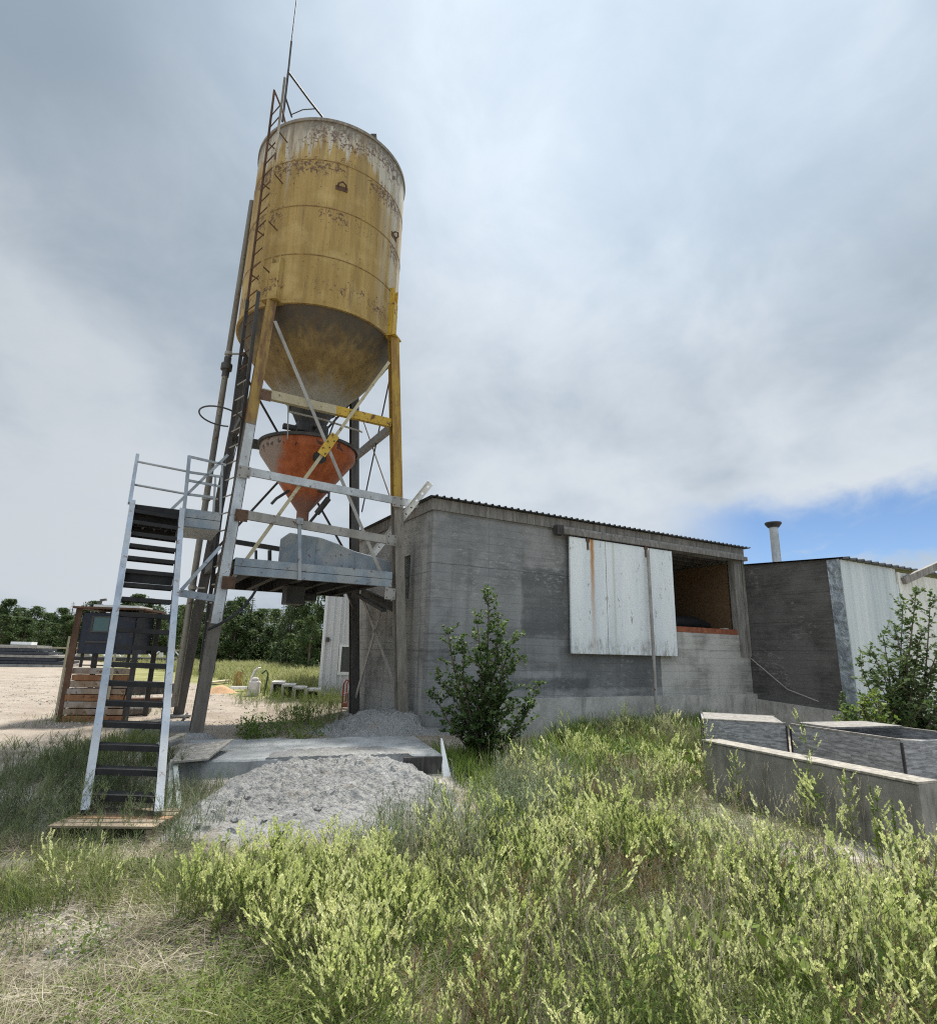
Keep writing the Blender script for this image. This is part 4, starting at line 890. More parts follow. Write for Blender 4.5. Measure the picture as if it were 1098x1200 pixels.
bc = at(1056, 869, 6.9); bc2 = onpl(926, 850, V(0, 0, bc[2]), zz); d_ = (bc2 - bc) * V(1, 1, 0); Lb_ = np.linalg.norm(d_); d_ /= Lb_; n2 = V(d_[1], -d_[0], 0)
o, c, h = bin_('board_bin', 'open grey strand-board bin behind the low wall, the one with dark inside showing', bc, d_, n2, Lb_, 1.35, .0, bc[2])
m = MB(); m.obox(c + d_ * (Lb_ - .62) + n2 * .05 + zz * (h + .026), d_ * .55, n2 * 1.2, zz * .02); m.build('lid_board', M['wood_grey'], o)
m = MB(); m.beam(c + d_ * (Lb_ * .45) + n2 * .04 + zz * (h - .06), c + d_ * (Lb_ * .2) + n2 * 1.3 + zz * (h - .1), .1, .05); m.build('cross_bar', M['wood_grey'], o)
b1a, b1b = onpl(921, 848.5, V(0, 0, bc[2]), zz), onpl(823, 843, V(0, 0, bc[2]), zz); d1_ = (b1b - b1a) * V(1, 1, 0); L1_ = np.linalg.norm(d1_); d1_ /= L1_; n1_ = V(d1_[1], -d1_[0], 0)
o, c, h = bin_('board_bin', 'closed grey strand-board bin beside the hatch foundation, left of the open bin', b1a, d1_, n1_, L1_, 1.1, .0, bc[2] - .01)
m = MB(); m.obox(c + d1_ * .03 + n1_ * .045 + zz * (h + .003), d1_ * (L1_ - .06), n1_ * 1.0, zz * .018); m.build('lid_board', M['wood_grey'], o)

# ------------------------------------------------------------ yard things farther off
M['navy'] = metal_mat('navy_paint', (.010, .014, .026), (.024, .03, .046), .5, 0, rust=.15)
tz = lambda x, y, Y: at(x, y, Y)
B0 = gpt(70, 846); Y0 = B0[1]; cv_ = V(.985, .17, 0); cw_ = V(-.17, .985, 0); zy = lambda y: at(82, y, Y0)[2]
tr = thing('machine_frame', 'tall rusty machine frame with navy upper cabin and stacked tan boards behind the staircase', 'machine', B0)
W_ = 1.06; D_ = 1.0; Bg = V(B0[0], B0[1], 0); zt_ = zy(713)
for a, b, mt, w_ in ((0, 0, 'darkrust', .10), (1, 0, 'dark', .09), (0, 1, 'dark', .09), (1, 1, 'dark', .09)):
    p = Bg + cv_ * W_ * a + cw_ * D_ * b; m = MB(); m.beam(p + zz * .15, p + zz * zt_, w_, w_, v); m.build('post', M[mt], tr)
m = MB(); p = Bg - cv_ * .075 - cw_ * .02; m.beam(p + zz * .15, p + zz * (zt_ - .5), .035, .12, v); m.build('edge_strip', M['cream'], tr)
m = MB(); p = Bg + cv_ * W_ * .70 - cw_ * .06; m.beam(p + zz * .2, p + zz * zy(765), .04, .05, v); m.build('edge_strip', M['cream'], tr)
hC = zy(717) - zy(766); cb0 = Bg + cv_ * .07 + zz * zy(766); wC = W_ - .14
cab = MB(); cab.obox(cb0, cv_ * wC, cw_ * (D_ - .05), zz * hC); cabin = cab.build('cabin', M['navy'], tr, bevel=.015)
m = MB(); q = cb0 - cw_ * .01; m.obox(q + cv_ * .20 + zz * hC * .55, cv_ * .27, cw_ * .008, zz * hC * .34); m.build('pane', NT('teal_glass').bsdf((.03, .085, .085), .12, 0, None, .6), cabin)
m = MB(); q = cb0 - cw_ * .022
for a, b, c_, d__ in ((.17, .50, .52, .55), (.17, .50, .89, .92), (.17, .20, .55, .89), (.47, .50, .55, .89), (.12, .6, .27, .31)): m.obox(q + cv_ * a + zz * hC * c_, cv_ * (b - a), cw_ * .02, zz * hC * (d__ - c_))
m.build('window_frame', M['dark'], cabin)
m = MB(); m.obox(Bg - cv_ * .08 - cw_ * .1 + zz * (zt_ + .003), cv_ * (W_ + .18), cw_ * (D_ + .2), zz * .035); m.build('roof', M['darkrust'], tr)
m = MB(); m.obox(Bg + cv_ * .18 + cw_ * .1 + zz * (zt_ + .041), cv_ * .8, cw_ * .7, zz * .05); m.build('roof_sheet', M['white'], tr)
m = MB(); c = Bg + cv_ * .2 + cw_ * .3 + zz * (zt_ + .13); m.tube([c - zz * .04, c + zz * .04], .035, 8); m.beam(c + zz * .05, c + zz * .07 + cv_ * .1, .06, .04); m.build('beacon', M['dark'], tr)
tanb = metal_mat('tan_board', (.19, .125, .08), (.33, .245, .175), .9, 0, scale=7, rust=.35, dust=.6)
nS = 8; z0_, z1_ = .27, zy(782)
for i in range(nS):
    z_ = z0_ + (z1_ - z0_) * i / nS; hS = (z1_ - z0_) / nS * random.uniform(.82, .97); o_ = .02 * i
    m = MB(); m.obox(Bg + cv_ * (.06 + random.uniform(-.03, .03)) + cw_ * (-.12 + o_) + zz * z_, cv_ * (W_ - .1), cw_ * (.3 - o_ * .5), zz * hS); m.build('board', tanb if i % 3 else M['rusty'], tr, bevel=.006)
for a in (.12, .3, .86):
    m = MB(); p = Bg + cv_ * W_ * a + cw_ * .12; m.beam(p + zz * z1_, p + zz * zy(766), .05, .05, v); m.build('support_leg', M['dark'], tr)
# timbers behind the stair
for i, (x0, y0, x1, y1, r_, mt, lb) in enumerate(((112, 812, 208, 808, .16, 'wood_dark', 'dark charred timber behind the staircase, the farthest of the three'), (116, 826, 205, 824, .12, 'darkrust', 'brown steel beam on the ground behind the staircase, the middle of the three'), (118, 838, 172, 834, .13, 'wood_grey', 'pale grey log on the ground behind the staircase, nearest of the three'))):
    a, b = gpt(x0, y0 + 4), gpt(x1, y1 + 4); a[2] += r_ * .8; b[2] += r_ * .8
    m = MB()
    if i == 2: m.tube([a, (a + b) / 2 + zz * .02, b], [r_, r_ * .95, r_ * .8], 14)
    else: m.beam(a, b, r_ * 2, r_ * 1.7)
    tag(m.build('timber' if i != 1 else 'steel_beam', M[mt], loc=a, smooth=(i == 2), bevel=0 if i == 2 else .02), lb, 'log' if i == 2 else 'beam')
# lattice-sided flatbed
fbY = 37.; fa, fb_ = at(20, 762, fbY), at(222, 764, fbY + 3); fd = (fb_ - fa) * V(1, 1, 0); fl_ = np.linalg.norm(fd); fd /= fl_; fn = V(-fd[1], fd[0], 0)
fg = ground_z(fa[0], fa[1]); fO = V(fa[0], fa[1], fg)
flat = thing('flatbed_trailer', 'long dark flatbed trailer with pale lattice side far across the yard', 'trailer', fO)
m = MB(); m.obox(fO + zz * .30, fd * fl_, fn * 2.2, zz * .22); m.build('deck', M['dark'], flat)
m = MB(); m.obox(fO - fn * .05 + zz * 1.0, fd * fl_, fn * .1, zz * .1); m.build('top_rail', M['cream'], flat)
m = MB(); m.obox(fO - fn * .02 + zz * .53, fd * fl_, fn * .05, zz * .04); m.build('bottom_rail', M['dusty'], flat)
nL = 22
for i in range(nL):
    a = fl_ * (i + .1) / nL; b = fl_ * (i + .9) / nL; z0, z1 = (.58, .98) if i % 2 else (.98, .58)
    if random.random() < .85: m = MB(); m.beam(fO + fd * a + zz * z0, fO + fd * b + zz * z1, .09, .07); m.build('lattice_bar', M['white'], flat)
    if i % 3 == 0: m = MB(); m.cbox(fO + fd * a + fn * .2 + zz * .75, fd * .25, fn * .1, zz * .28); m.build('lattice_plate', M['white'], flat)
for a in (.12, .2, .7, .78):
    m = MB(); c = fO + fd * fl_ * a + fn * .3 + zz * .28; m.tube([c - fn * .12, c + fn * .12], .3, 16); m.build('wheel', M['rubber'], flat, smooth=True)
# stacked dark sheets at the far left
stY = 33.; sa = at(-45, 772, stY); sg = ground_z(sa[0], sa[1]); sO = V(sa[0], sa[1], sg)
stk = thing('sheet_stack', 'dark grey stack of long sheets at the far left of the yard', 'stack', sO)
for i in range(7):
    L__ = 5.0 - .25 * i + random.uniform(-.2, .2); m = MB(); o_ = random.uniform(-.05, .15)
    m.obox(sO + fd * o_ + fn * random.uniform(-.06, .06) + zz * (.17 * i), fd * L__, fn * 2.4, zz * .14)
    m.build('sheet_layer', flat_mat('slate_sheet', (.045, .05, .062), .5) if i % 3 else M['dusty'], stk)
m = MB(); m.obox(sO + fd * 2.0 + fn * .3 + zz * 1.2, fd * 1.0, fn * .9, zz * .16); m.build('cover_board', M['white'], stk)
for x_, y_, w_, lb in ((80, 752, .9, 'small pale crate on the flatbed deck left of the trailer cabin'),):
    c = fO + fd * ((at(x_, 760, fbY) - fO) @ fd) + fn * .8 + zz * .53
    m = MB(); m.obox(c, fd * 1.0, fn * .8, zz * .85); m.obox(c - fd * .03 - fn * .03 + zz * .853, fd * 1.06, fn * .86, zz * .05); tag(m.build('crate', M['cream'], loc=c), lb, 'crate')

# things in the grass beneath the platform
m = MB(); c = gpt(273, 806)
m.prism([c, c + V(.28, .05, 0), c + V(.30, .05, .5), c + V(.12, .03, .56), c + V(.0, 0, .42)], V(-.02, .05, 0)); tag(m.build('plywood_board', wood_mat('yellow_ply', (.46, .30, .10)), loc=c), 'yellowish plywood board standing in the yard beyond the silo', 'board')
c = gpt(259, 812)
def pile(a, b, P): return ground_z(P[0], P[1]) - .06 + .28 * float(sstep(.62, 0, math.hypot(a, b * 1.2) + .05 * fbm(P[0], P[1], 3)))
tag(grid_mesh('sand_pile', -.65, .65, -.6, .6, 26, 26, pile, flat_mat('orange_sand', (.46, .29, .17), .95, .2, 20, .1, .5), (c, V(1, 0, 0), V(0, 1, 0))), 'small orange sand pile beyond the silo legs', 'sand pile')
plank('wood_plank', gpt(246, 803) + zz * .08, gpt(267, 801) + zz * .1, .25, .07, M['cream'], 'pale plank on the sand, the one farther back behind the orange pile', 'plank')
plank('wood_plank', gpt(271, 810) + zz * .1, gpt(291, 811) + zz * .12, .16, .09, M['white'], 'white plank on the sand beside the white moulded block', 'plank')
c = gpt(297, 816)
m = MB(); m.cbox(c + zz * .2, V(.30, .06, 0), V(-.05, .26, 0), zz * .44); m.cbox(c + zz * .46, V(.2, .04, 0), V(-.04, .18, 0), zz * .1); o = m.build('moulded_block', concrete('pale_cast', (.62, .58, .55), (.4, .35, .33)), loc=c, bevel=.05); tag(o, 'white moulded concrete block in the weeds, left of the hollow blocks', 'block')
m = MB(); cc = c + V(-.13, .3, .0)
pts_ = [cc + V(.02, 0, 0), cc + V(-.05, 0, .25), cc + V(-.06, 0, .5), cc + V(.02, 0, .72), cc + V(.12, 0, .78)]
for i in range(len(pts_) - 1): m.beam(pts_[i], pts_[i + 1], .2, .03, V(1, 0, 0))
tag(m.build('plastic_sheet', M['white'], loc=cc), 'curled white plastic sheet standing behind the moulded block', 'plastic sheet')
m = MB(); hb_ = c + V(.22, .05, 0); m.tube([hb_ + V(-.06, 0, .62), hb_ + V(.05, 0, .72), hb_ + V(.12, 0, .62), hb_ + V(.10, 0, .35), hb_ + V(.06, 0, 0)], .025, 8); tag(m.build('garden_hose', flat_mat('green_hose', (.03, .08, .03), .5), loc=hb_, smooth=True), 'dark green hose arched over the moulded block', 'hose')
hb_m = concrete('hollow_block', (.52, .50, .47), (.3, .28, .26))
for i, (x_, y_, w_) in enumerate(((316, 819, .34), (329, 820, .34), (343, 821, .34), (357, 821, .40))):
    c = gpt(x_, y_); dx_ = V(.97, .22, 0); dy_ = V(-.22, .97, 0); h_ = .46 - .05 * i
    m = MB(); c = c + zz * -.02
    for a, b, z0, z1 in ((0, .06, 0, h_), (w_ - .06, w_, 0, h_), (.06, w_ - .06, h_ - .06, h_), (.06, w_ - .06, 0, .05)): m.obox(c + dx_ * a + zz * z0, dx_ * (b - a), dy_ * .8, zz * (z1 - z0))
    m.obox(c + dx_ * .06 + dy_ * .72 + zz * .05, dx_ * (w_ - .12), dy_ * .08, zz * (h_ - .11))
    tag(m.build('hollow_block', hb_m, loc=c, bevel=.01), ['leftmost hollow pale concrete block of the row in the weeds, next to the hose', 'second hollow pale concrete block from the hose in the row', 'third hollow pale concrete block from the hose in the row', 'rightmost and lowest hollow concrete block of the row, nearest the metal building'][i], 'concrete block', 'hollow blocks in the weeds')
rp_ = at(400, 841, 14.2); rz = ground_z(rp_[0], rp_[1]); rp_[2] = max(rz, .3)
pump = thing('engine_pump', 'small red-framed engine pump by the base of the back silo leg', 'pump', rp_)
red = metal_mat('red_paint', (.20, .045, .035), (.30, .10, .08), .6, rust=.3)
m = MB(); w_, d__, h_ = .42, .4, .62
for a in (0, 1):
    o_ = rp_ + V(0, d__ * a, 0); m.tube([o_, o_ + zz * h_ * .85, o_ + V(.06, 0, h_), o_ + V(w_ - .06, 0, h_), o_ + V(w_, 0, h_ * .85), o_ + V(w_, 0, 0)], .02, 8)
for a in (0, 1):
    for z in (.02, .3): m.tube([rp_ + V(w_ * a, 0, z), rp_ + V(w_ * a, d__, z)], .018, 6)
m.build('frame', red, pump)
m = MB(); m.cbox(rp_ + V(.22, .2, .2), V(.26, 0, 0), V(0, .24, 0), zz * .26); m.tube([rp_ + V(.22, .02, .22), rp_ + V(.22, .1, .22)], .11, 14); m.build('engine', M['dark'], pump, bevel=.02)
m = MB(); m.cbox(rp_ + V(.22, .22, .45), V(.28, 0, 0), V(0, .2, 0), zz * .16); m.build('fuel_tank', M['white'], pump, bevel=.04)
m = MB(); m.cbox(rp_ + V(.2, .1, .06), V(.34, 0, 0), V(0, .3, 0), zz * .1); m.build('base', red, pump, bevel=.01)

# ------------------------------------------------------------ ground sheet
def ground_mat():
    t = NT('yard_ground'); p = t.pos(world=True); c3 = t.sep(p); x, y = c3[0], c3[1]
    big = t.noise(p, .35, 5, .6); med = t.noise(p, 1.6, 6, .65); fine = t.noise(p, 11, 7, .7); grit = t.voro(p, 55)
    sand = t.mix(t.ramp(med, .3, .7), (.27, .225, .18), (.37, .32, .27))
    tr_ = t.noise(t.n('ShaderNodeMapping', {'Vector': p, 'Rotation': (0, 0, .12), 'Scale': (.10, 1.6, 1)}).outputs[0], 1.1, 5, .6)
    sand = t.mix(t.ramp(tr_, .54, .68, 0, .4), sand, (.23, .185, .15)); sand = t.mix(t.ramp(big, .5, .64, 0, .5), sand, (.34, .285, .23)); sand = t.mix(t.ramp(fine, .52, .68, 0, .6), sand, (.19, .16, .13)); sand = t.mix(t.ramp(t.noise(p, 4.2, 5, .7, .6), .52, .64, 0, .55), sand, (.19, .16, .13)); sand = t.mix(t.ramp(t.noise(p, 2.1, 5, .65), .56, .66, 0, .4), sand, (.42, .38, .33))
    soil = t.mix(t.ramp(med, .32, .66), (.19, .16, .12), (.37, .325, .265)); soil = t.mix(t.ramp(fine, .5, .66, 0, .7), soil, (.42, .38, .33)); soil = t.mix(t.ramp(fine, .44, .3, 0, .7), soil, (.085, .07, .048))
    soil = t.mix(t.ramp(t.noise(p, .8, 5, .6), .46, .60, 0, .8), soil, t.mix(fine, (.40, .365, .31), (.58, .54, .475)))
    d = t.mth('ADD', t.mul(x, -.35), t.mul(y, .94)); wob = t.mul(t.mth('SUBTRACT', med, .5), 3.0)
    yard = t.ramp(t.mth('ADD', d, wob), 8.6, 10.2)
    c = t.mix(yard, soil, sand)
    yy = t.mth('ADD', y, t.ramp(t.mth('DIVIDE', x, t.mth('MAXIMUM', y, .5)), -.47, -.36, 0., 6.5))
    field = t.mul(t.ramp(t.mth('ADD', yy, wob), 22., 24.5), t.ramp(t.mth('ADD', t.mth('DIVIDE', x, t.mth('MAXIMUM', y, .5)), t.mul(wob, .01)), -.62, -.56))
    far = t.ramp(t.mth('ADD', t.n('ShaderNodeVectorMath', {0: p}, operation='LENGTH').outputs['Value'], wob), 56, 62)
    grass = t.mix(t.ramp(t.noise(p, .9, 6, .7), .35, .65), (.16, .165, .065), (.27, .26, .12))
    c = t.mix(t.mth('MAXIMUM', field, far), c, grass)
    return t.bsdf(c, .95, 0, t.bump(t.mth('ADD', t.mth('ADD', t.mul(fine, .6), t.mul(med, .8)), t.mul(grit, .25)), 1., .05), .08)
vs = []; fs = []; nA = 400; radii = [0.0]; r = .35
while r < 3500: radii.append(r); r *= 1.028 if r < 40 else 1.09
vs.append((0, 0, ground_z(0, 0)))
for r in radii[1:]:
    for k in range(nA):
        t_ = 2 * math.pi * k / nA; x_, y_ = r * math.sin(t_), r * math.cos(t_); vs.append((x_, y_, ground_z(x_, y_)))
for k in range(nA): fs.append((0, 1 + (k + 1) % nA, 1 + k, 1 + k))
fs = [(0, 1 + (k + 1) % nA, 1 + k) for k in range(nA)]
for i in range(len(radii) - 2):
    o_ = 1 + i * nA
    for k in range(nA): k2 = (k + 1) % nA; fs.append((o_ + k, o_ + k2, o_ + nA + k2, o_ + nA + k))
me = bpy.data.meshes.new('ground'); me.from_pydata(vs, [], fs); me.materials.append(ground_mat()); me.polygons.foreach_set('use_smooth', [True] * len(fs))
gr = bpy.data.objects.new('ground', me); COL.objects.link(gr); gr['kind'] = 'structure'

# ------------------------------------------------------------ plant kit
class PK:
    def __init__(s): s.v = []; s.f = []; s.m = []
    def quad(s, a, b, c, d, m): o = len(s.v); s.v += [a, b, c, d]; s.f.append((o, o + 1, o + 2, o + 3)); s.m.append(m)
    def leaf(s, p, d, L, W, m, nrm=None):
        d = d / np.linalg.norm(d); n = np.array([random.gauss(0, .6), random.gauss(0, .6), 1.]) if nrm is None else nrm
        w = np.cross(d, n); k = np.linalg.norm(w); w = w / k if k > 1e-6 else V(1, 0, 0)
        s.quad(p, p + d * L * .45 + w * W / 2, p + d * L, p + d * L * .45 - w * W / 2, m)
    def stem(s, pts, r0, r1, m):
        N = len(pts)
        for i in range(N - 1):
            a, b = pts[i], pts[i + 1]; d = b - a; d = d / max(np.linalg.norm(d), 1e-9); w = np.cross(d, V(.3, .9, .2)); w /= max(np.linalg.norm(w), 1e-9); x = np.cross(d, w)
            ra = r0 + (r1 - r0) * i / (N - 1); rb = r0 + (r1 - r0) * (i + 1) / (N - 1)
            ring = [w, -.5 * w + .87 * x, -.5 * w - .87 * x]
            for k in range(3): s.quad(a + ring[k] * ra, a + ring[(k + 1) % 3] * ra, b + ring[(k + 1) % 3] * rb, b + ring[k] * rb, m)
    def arr(s): return np.array(s.v, np.float32), np.array(s.f, np.int32), np.array(s.m, np.int32)
def rdir(el0, el1):
    t_ = random.uniform(0, 2 * math.pi); e = rad(random.uniform(el0, el1)); return V(math.cos(t_) * math.cos(e), math.sin(t_) * math.cos(e), math.sin(e))
def scatter(name, protos, pos, sc_, mats, tilt=.15, loc=None, rot=None):
    Vs = []; Fs = []; Ms = []; off = 0
    n = len(pos); which = rng.integers(0, len(protos), n); th = rng.uniform(0, 2 * np.pi, n) if rot is None else rot; tx = rng.normal(0, tilt, n); ty = rng.normal(0, tilt, n)
    for k, (pv, pf, pm) in enumerate(protos):
        idx = np.where(which == k)[0]
        if not len(idx): continue
        c, s_ = np.cos(th[idx])[:, None], np.sin(th[idx])[:, None]
        x = pv[None, :, 0] * c - pv[None, :, 1] * s_; y = pv[None, :, 0] * s_ + pv[None, :, 1] * c; z = np.broadcast_to(pv[None, :, 2], x.shape)
        sz = sc_[idx][:, None]; x = x + z * tx[idx][:, None]; y = y + z * ty[idx][:, None]
        P = np.stack([x * sz, y * sz, z * sz], 2) + pos[idx][:, None, :]
        nv = pv.shape[0]; Vs.append(P.reshape(-1, 3)); Fs.append((pf[None] + (np.arange(len(idx)) * nv)[:, None, None] + off).reshape(-1, 4)); Ms.append(np.tile(pm, len(idx))); off += nv * len(idx)
    return np_mesh(name, np.concatenate(Vs), np.concatenate(Fs), np.concatenate(Ms), mats, loc)
def in_poly(poly, n, dens=None, seed=0):
    poly = np.array([p[:2] for p in poly]); lo, hi = poly.min(0), poly.max(0); out = []
    while len(out) < n:
        q = rng.uniform(lo, hi, (4 * n, 2)); ins = np.zeros(len(q), bool); j = len(poly) - 1
        for i in range(len(poly)):
            a, b = poly[i], poly[j]; cond = (a[1] > q[:, 1]) != (b[1] > q[:, 1])
            with np.errstate(divide='ignore', invalid='ignore'): xx = (b[0] - a[0]) * (q[:, 1] - a[1]) / (b[1] - a[1]) + a[0]
            ins ^= cond & (q[:, 0] < xx); j = i
        for a in q[ins]:
            if dens is None or random.random() < dens(a[0], a[1]): out.append((a[0], a[1], ground_z(a[0], a[1])))
            if len(out) >= n: break
    return np.array(out)
gp2 = lambda *a: [gpt(x, y) for x, y in a]
LM = {}
LM['weed_leaf'] = leaf_mat('weed_leaf', [(.065, .115, .018), (.125, .185, .036), (.20, .245, .06)])
LM['spike'] = leaf_mat('weed_spike', [(.40, .47, .14), (.60, .63, .27), (.78, .77, .45)], .4)
LM['weed_stem'] = leaf_mat('weed_stem', [(.15, .18, .06), (.24, .23, .10)], .2)
LM['grass'] = leaf_mat('green_blade', [(.075, .13, .02), (.14, .21, .035), (.22, .27, .06)])
LM['dry'] = leaf_mat('dry_blade', [(.15, .125, .085), (.29, .25, .175), (.48, .43, .33)], .25)
LM['olive'] = leaf_mat('olive_blade', [(.085, .125, .03), (.15, .19, .05), (.24, .25, .09)], .35)
LM['sage'] = leaf_mat('sage_leaf', [(.16, .21, .13), (.26, .31, .21), (.36, .39, .28)], .35)
LM['kochia'] = leaf_mat('feathery_leaf', [(.085, .12, .06), (.14, .18, .09), (.20, .23, .13)], .4)
LM['bush'] = leaf_mat('bush_leaf', [(.04, .075, .02), (.075, .13, .036), (.13, .185, .055)], .4, .65)
LM['poplar'] = leaf_mat('poplar_leaf', [(.055, .095, .028), (.095, .145, .047), (.14, .19, .07)], .4, .65)
LM['bark'] = wood_mat('bark', (.13, .10, .075))
LM['tree_a'] = leaf_mat('tree_leaf', [(.04, .065, .022), (.065, .10, .032), (.10, .135, .05)], .3)
LM['tree_b'] = leaf_mat('tree_leaf_pale', [(.055, .085, .028), (.085, .125, .042), (.12, .155, .06)], .3)
LM['spruce'] = leaf_mat('spruce_needle', [(.022, .036, .018), (.036, .056, .028), (.052, .072, .036)], .2)
LM['rust_leaf'] = leaf_mat('reddish_leaf', [(.16, .09, .045), (.24, .14, .07)], .3)

def flower_weed(h=.55, nb=7, spikes=True):
    k = PK(); lean = V(random.gauss(0, .1), random.gauss(0, .1), 1.); P = [V(0, 0, -.03)]
    for i in range(1, 6): P.append(P[-1] + (lean + V(random.gauss(0, .1), random.gauss(0, .1), 0)) * h * .17)
    k.stem(P, .0035, .002, 2)
    def spike(p, d, L):
        d = d / np.linalg.norm(d)
        n = int(L / .0045)
        for i in range(n):
            f_ = i / n; a = rdir(-10, 60); dd = d * .95 + a * .5; k.leaf(p + d * L * f_ + a * .0035, dd, .019 * (1 - .4 * f_) + .004, .0125, 1, a * .3 + rdir(-90, 90))
    for i in range(4): k.leaf(P[1 + i % 3], rdir(0, 50), .05, .014, 0)
    for b in range(nb):
        i = random.randint(1, 4); f_ = random.random(); p0 = P[i] + (P[i + 1] - P[i]) * f_; d = rdir(35, 70); L = h * random.uniform(.18, .42) * (1.1 - .12 * i)
        q = [p0, p0 + d * L * .5, p0 + d * L * .8 + V(0, 0, L * .22)]
        k.stem(q, .0022, .0015, 2)
        for _ in range(5): k.leaf(q[0] + (q[1] - q[0]) * random.random() * 1.5, rdir(5, 60), random.uniform(.022, .045), .010, 0)
        if spikes: spike(q[2], q[2] - q[1], random.choice((.03, .05, .08, .10)))
    if spikes: spike(P[5], P[5] - P[4], random.uniform(.06, .12))
    return k.arr()
def feather_weed(h=.6, nb=12):
    k = PK(); P = [V(0, 0, -.03)]
    for i in range(6): P.append(P[-1] + V(random.gauss(0, .07), random.gauss(0, .07), 1.) * h / 6)
    k.stem(P, .004, .002, 1)
    for b in range(nb):
        i = random.randint(0, 5); p0 = P[i]; d = rdir(35, 75); L = h * random.uniform(.2, .45)
        q = [p0 + d * L * t_ for t_ in (0, .5, 1)]; k.stem(q, .002, .001, 1)
        for j in range(int(L / .012)):
            t_ = j * .012 / L; k.leaf(p0 + d * L * t_, d * .8 + rdir(-20, 60) * .9, random.uniform(.02, .045), .0055, 0)
    return k.arr()
def blade_tuft(n=9, h=.3, w=.006, spread=.05, bend=.5):
    k = PK()
    for _ in range(n):
        b = V(random.gauss(0, spread), random.gauss(0, spread), -.02); d = rdir(60, 88); H = h * random.uniform(.55, 1.15); o_ = d * V(1, 1, 0); o_ /= max(np.linalg.norm(o_), 1e-6); s_ = V(-o_[1], o_[0], 0) * w / 2
        p1 = b + d * H * .45; p2 = p1 + (d + o_ * bend * .5) * H * .32; p3 = p2 + (d + o_ * bend * 1.4 - zz * bend * .5) * H * .27
        k.quad(b - s_, b + s_, p1 + s_ * .9, p1 - s_ * .9, 0); k.quad(p1 - s_ * .9, p1 + s_ * .9, p2 + s_ * .65, p2 - s_ * .65, 0); k.quad(p2 - s_ * .65, p2 + s_ * .65, p3 + s_ * .08, p3 - s_ * .08, 0)
    return k.arr()
def flat_straw(n=10, L=.28):
    k = PK()
    for _ in range(n):
        b = V(random.gauss(0, .07), random.gauss(0, .07), random.uniform(.0, .035)); d = rdir(-4, 22); l_ = L * random.uniform(.4, 1.2); s_ = np.cross(d, V(random.gauss(0, .5), random.gauss(0, .5), 1)); s_ /= np.linalg.norm(s_); s_ *= random.uniform(.0009, .0022)
        p1 = b + d * l_ * .5 + V(0, 0, random.uniform(0, .012)); p2 = b + d * l_ + V(random.gauss(0, .02), random.gauss(0, .02), -.01)
        k.quad(b - s_, b + s_, p1 + s_, p1 - s_, 0); k.quad(p1 - s_, p1 + s_, p2 + s_ * .2, p2 - s_ * .2, 0)
    return k.arr()
def leafy_clump(n=55, r=.14, h=.12, L=.028):
    k = PK()
    for _ in range(n):
        p = V(random.gauss(0, r * .5), random.gauss(0, r * .5), random.uniform(0, h)); k.leaf(p, rdir(-10, 60), L * random.uniform(.6, 1.3), L * .42, 0)
    return k.arr()
dn = lambda s, a, b, seed=0.: (lambda x, y: float(sstep(a, b, fbm(x, y, s, 3, seed))))
def off_slab(f=None):
    def g_(x, y):
        w0_ = V(x, y, 0) - E1
        if -.3 < w0_ @ Wd < wl and -1.35 < w0_ @ Wn < -.0 and random.random() < .82: return 0
        P = V(x, y, 0) - SL0; a, b = P @ sd_, P @ sn_
        if -.05 < a < sl_len and b > 0 and b < 1.6: return 0
        if .6 < a < 3.2 - .1 * b and -2.3 < b <= 0: return .05
        r_ = V(x, y, 0) - A; ru, rv = r_ @ u, r_ @ v
        if ru > 0 and rv > -.12: return 0
        w_ = V(x, y, 0) - E1; wa, wb2 = w_ @ Wd, w_ @ Wn
        if -.02 < wa < wl and -.02 < wb2 < .2: return 0
        return 1 if f is None else f(x, y)
    return g_
weeds_p = [flower_weed(random.uniform(.42, .62), random.randint(6, 10)) for _ in range(9)]
# main flowering weeds, right half
poly = gp2((470, 1290), (430, 1150), (450, 1060), (540, 985), (600, 925), (650, 890), (700, 868), (800, 862), (830, 900), (1010, 1010), (1140, 1060), (1290, 1290))
pos = in_poly(poly, 1350, off_slab(lambda x, y: .03 + .97 * float(sstep(-.10, .22, fbm(x, y, 1.1, 3, 4.4)))))
wsz = np.array([np.clip(rng.lognormal(-.52, .30), .3, 1.25) * (1 + .35 * fbm(a[0], a[1], .6, 2, 30.)) for a in pos]); scatter('flowering_weeds', weeds_p, pos, wsz, [LM['weed_leaf'], LM['spike'], LM['weed_stem']], .25)['kind'] = 'stuff'
pos = in_poly(poly, 480, off_slab(lambda x, y: float(sstep(-.15, .25, fbm(x, y, .8, 3, 14.))))); scatter('dead_stalks', [feather_weed(.42, 8) for _ in range(5)], pos, rng.uniform(.5, .9, len(pos)), [LM['rust_leaf'], LM['dry']], .25)['kind'] = 'stuff'
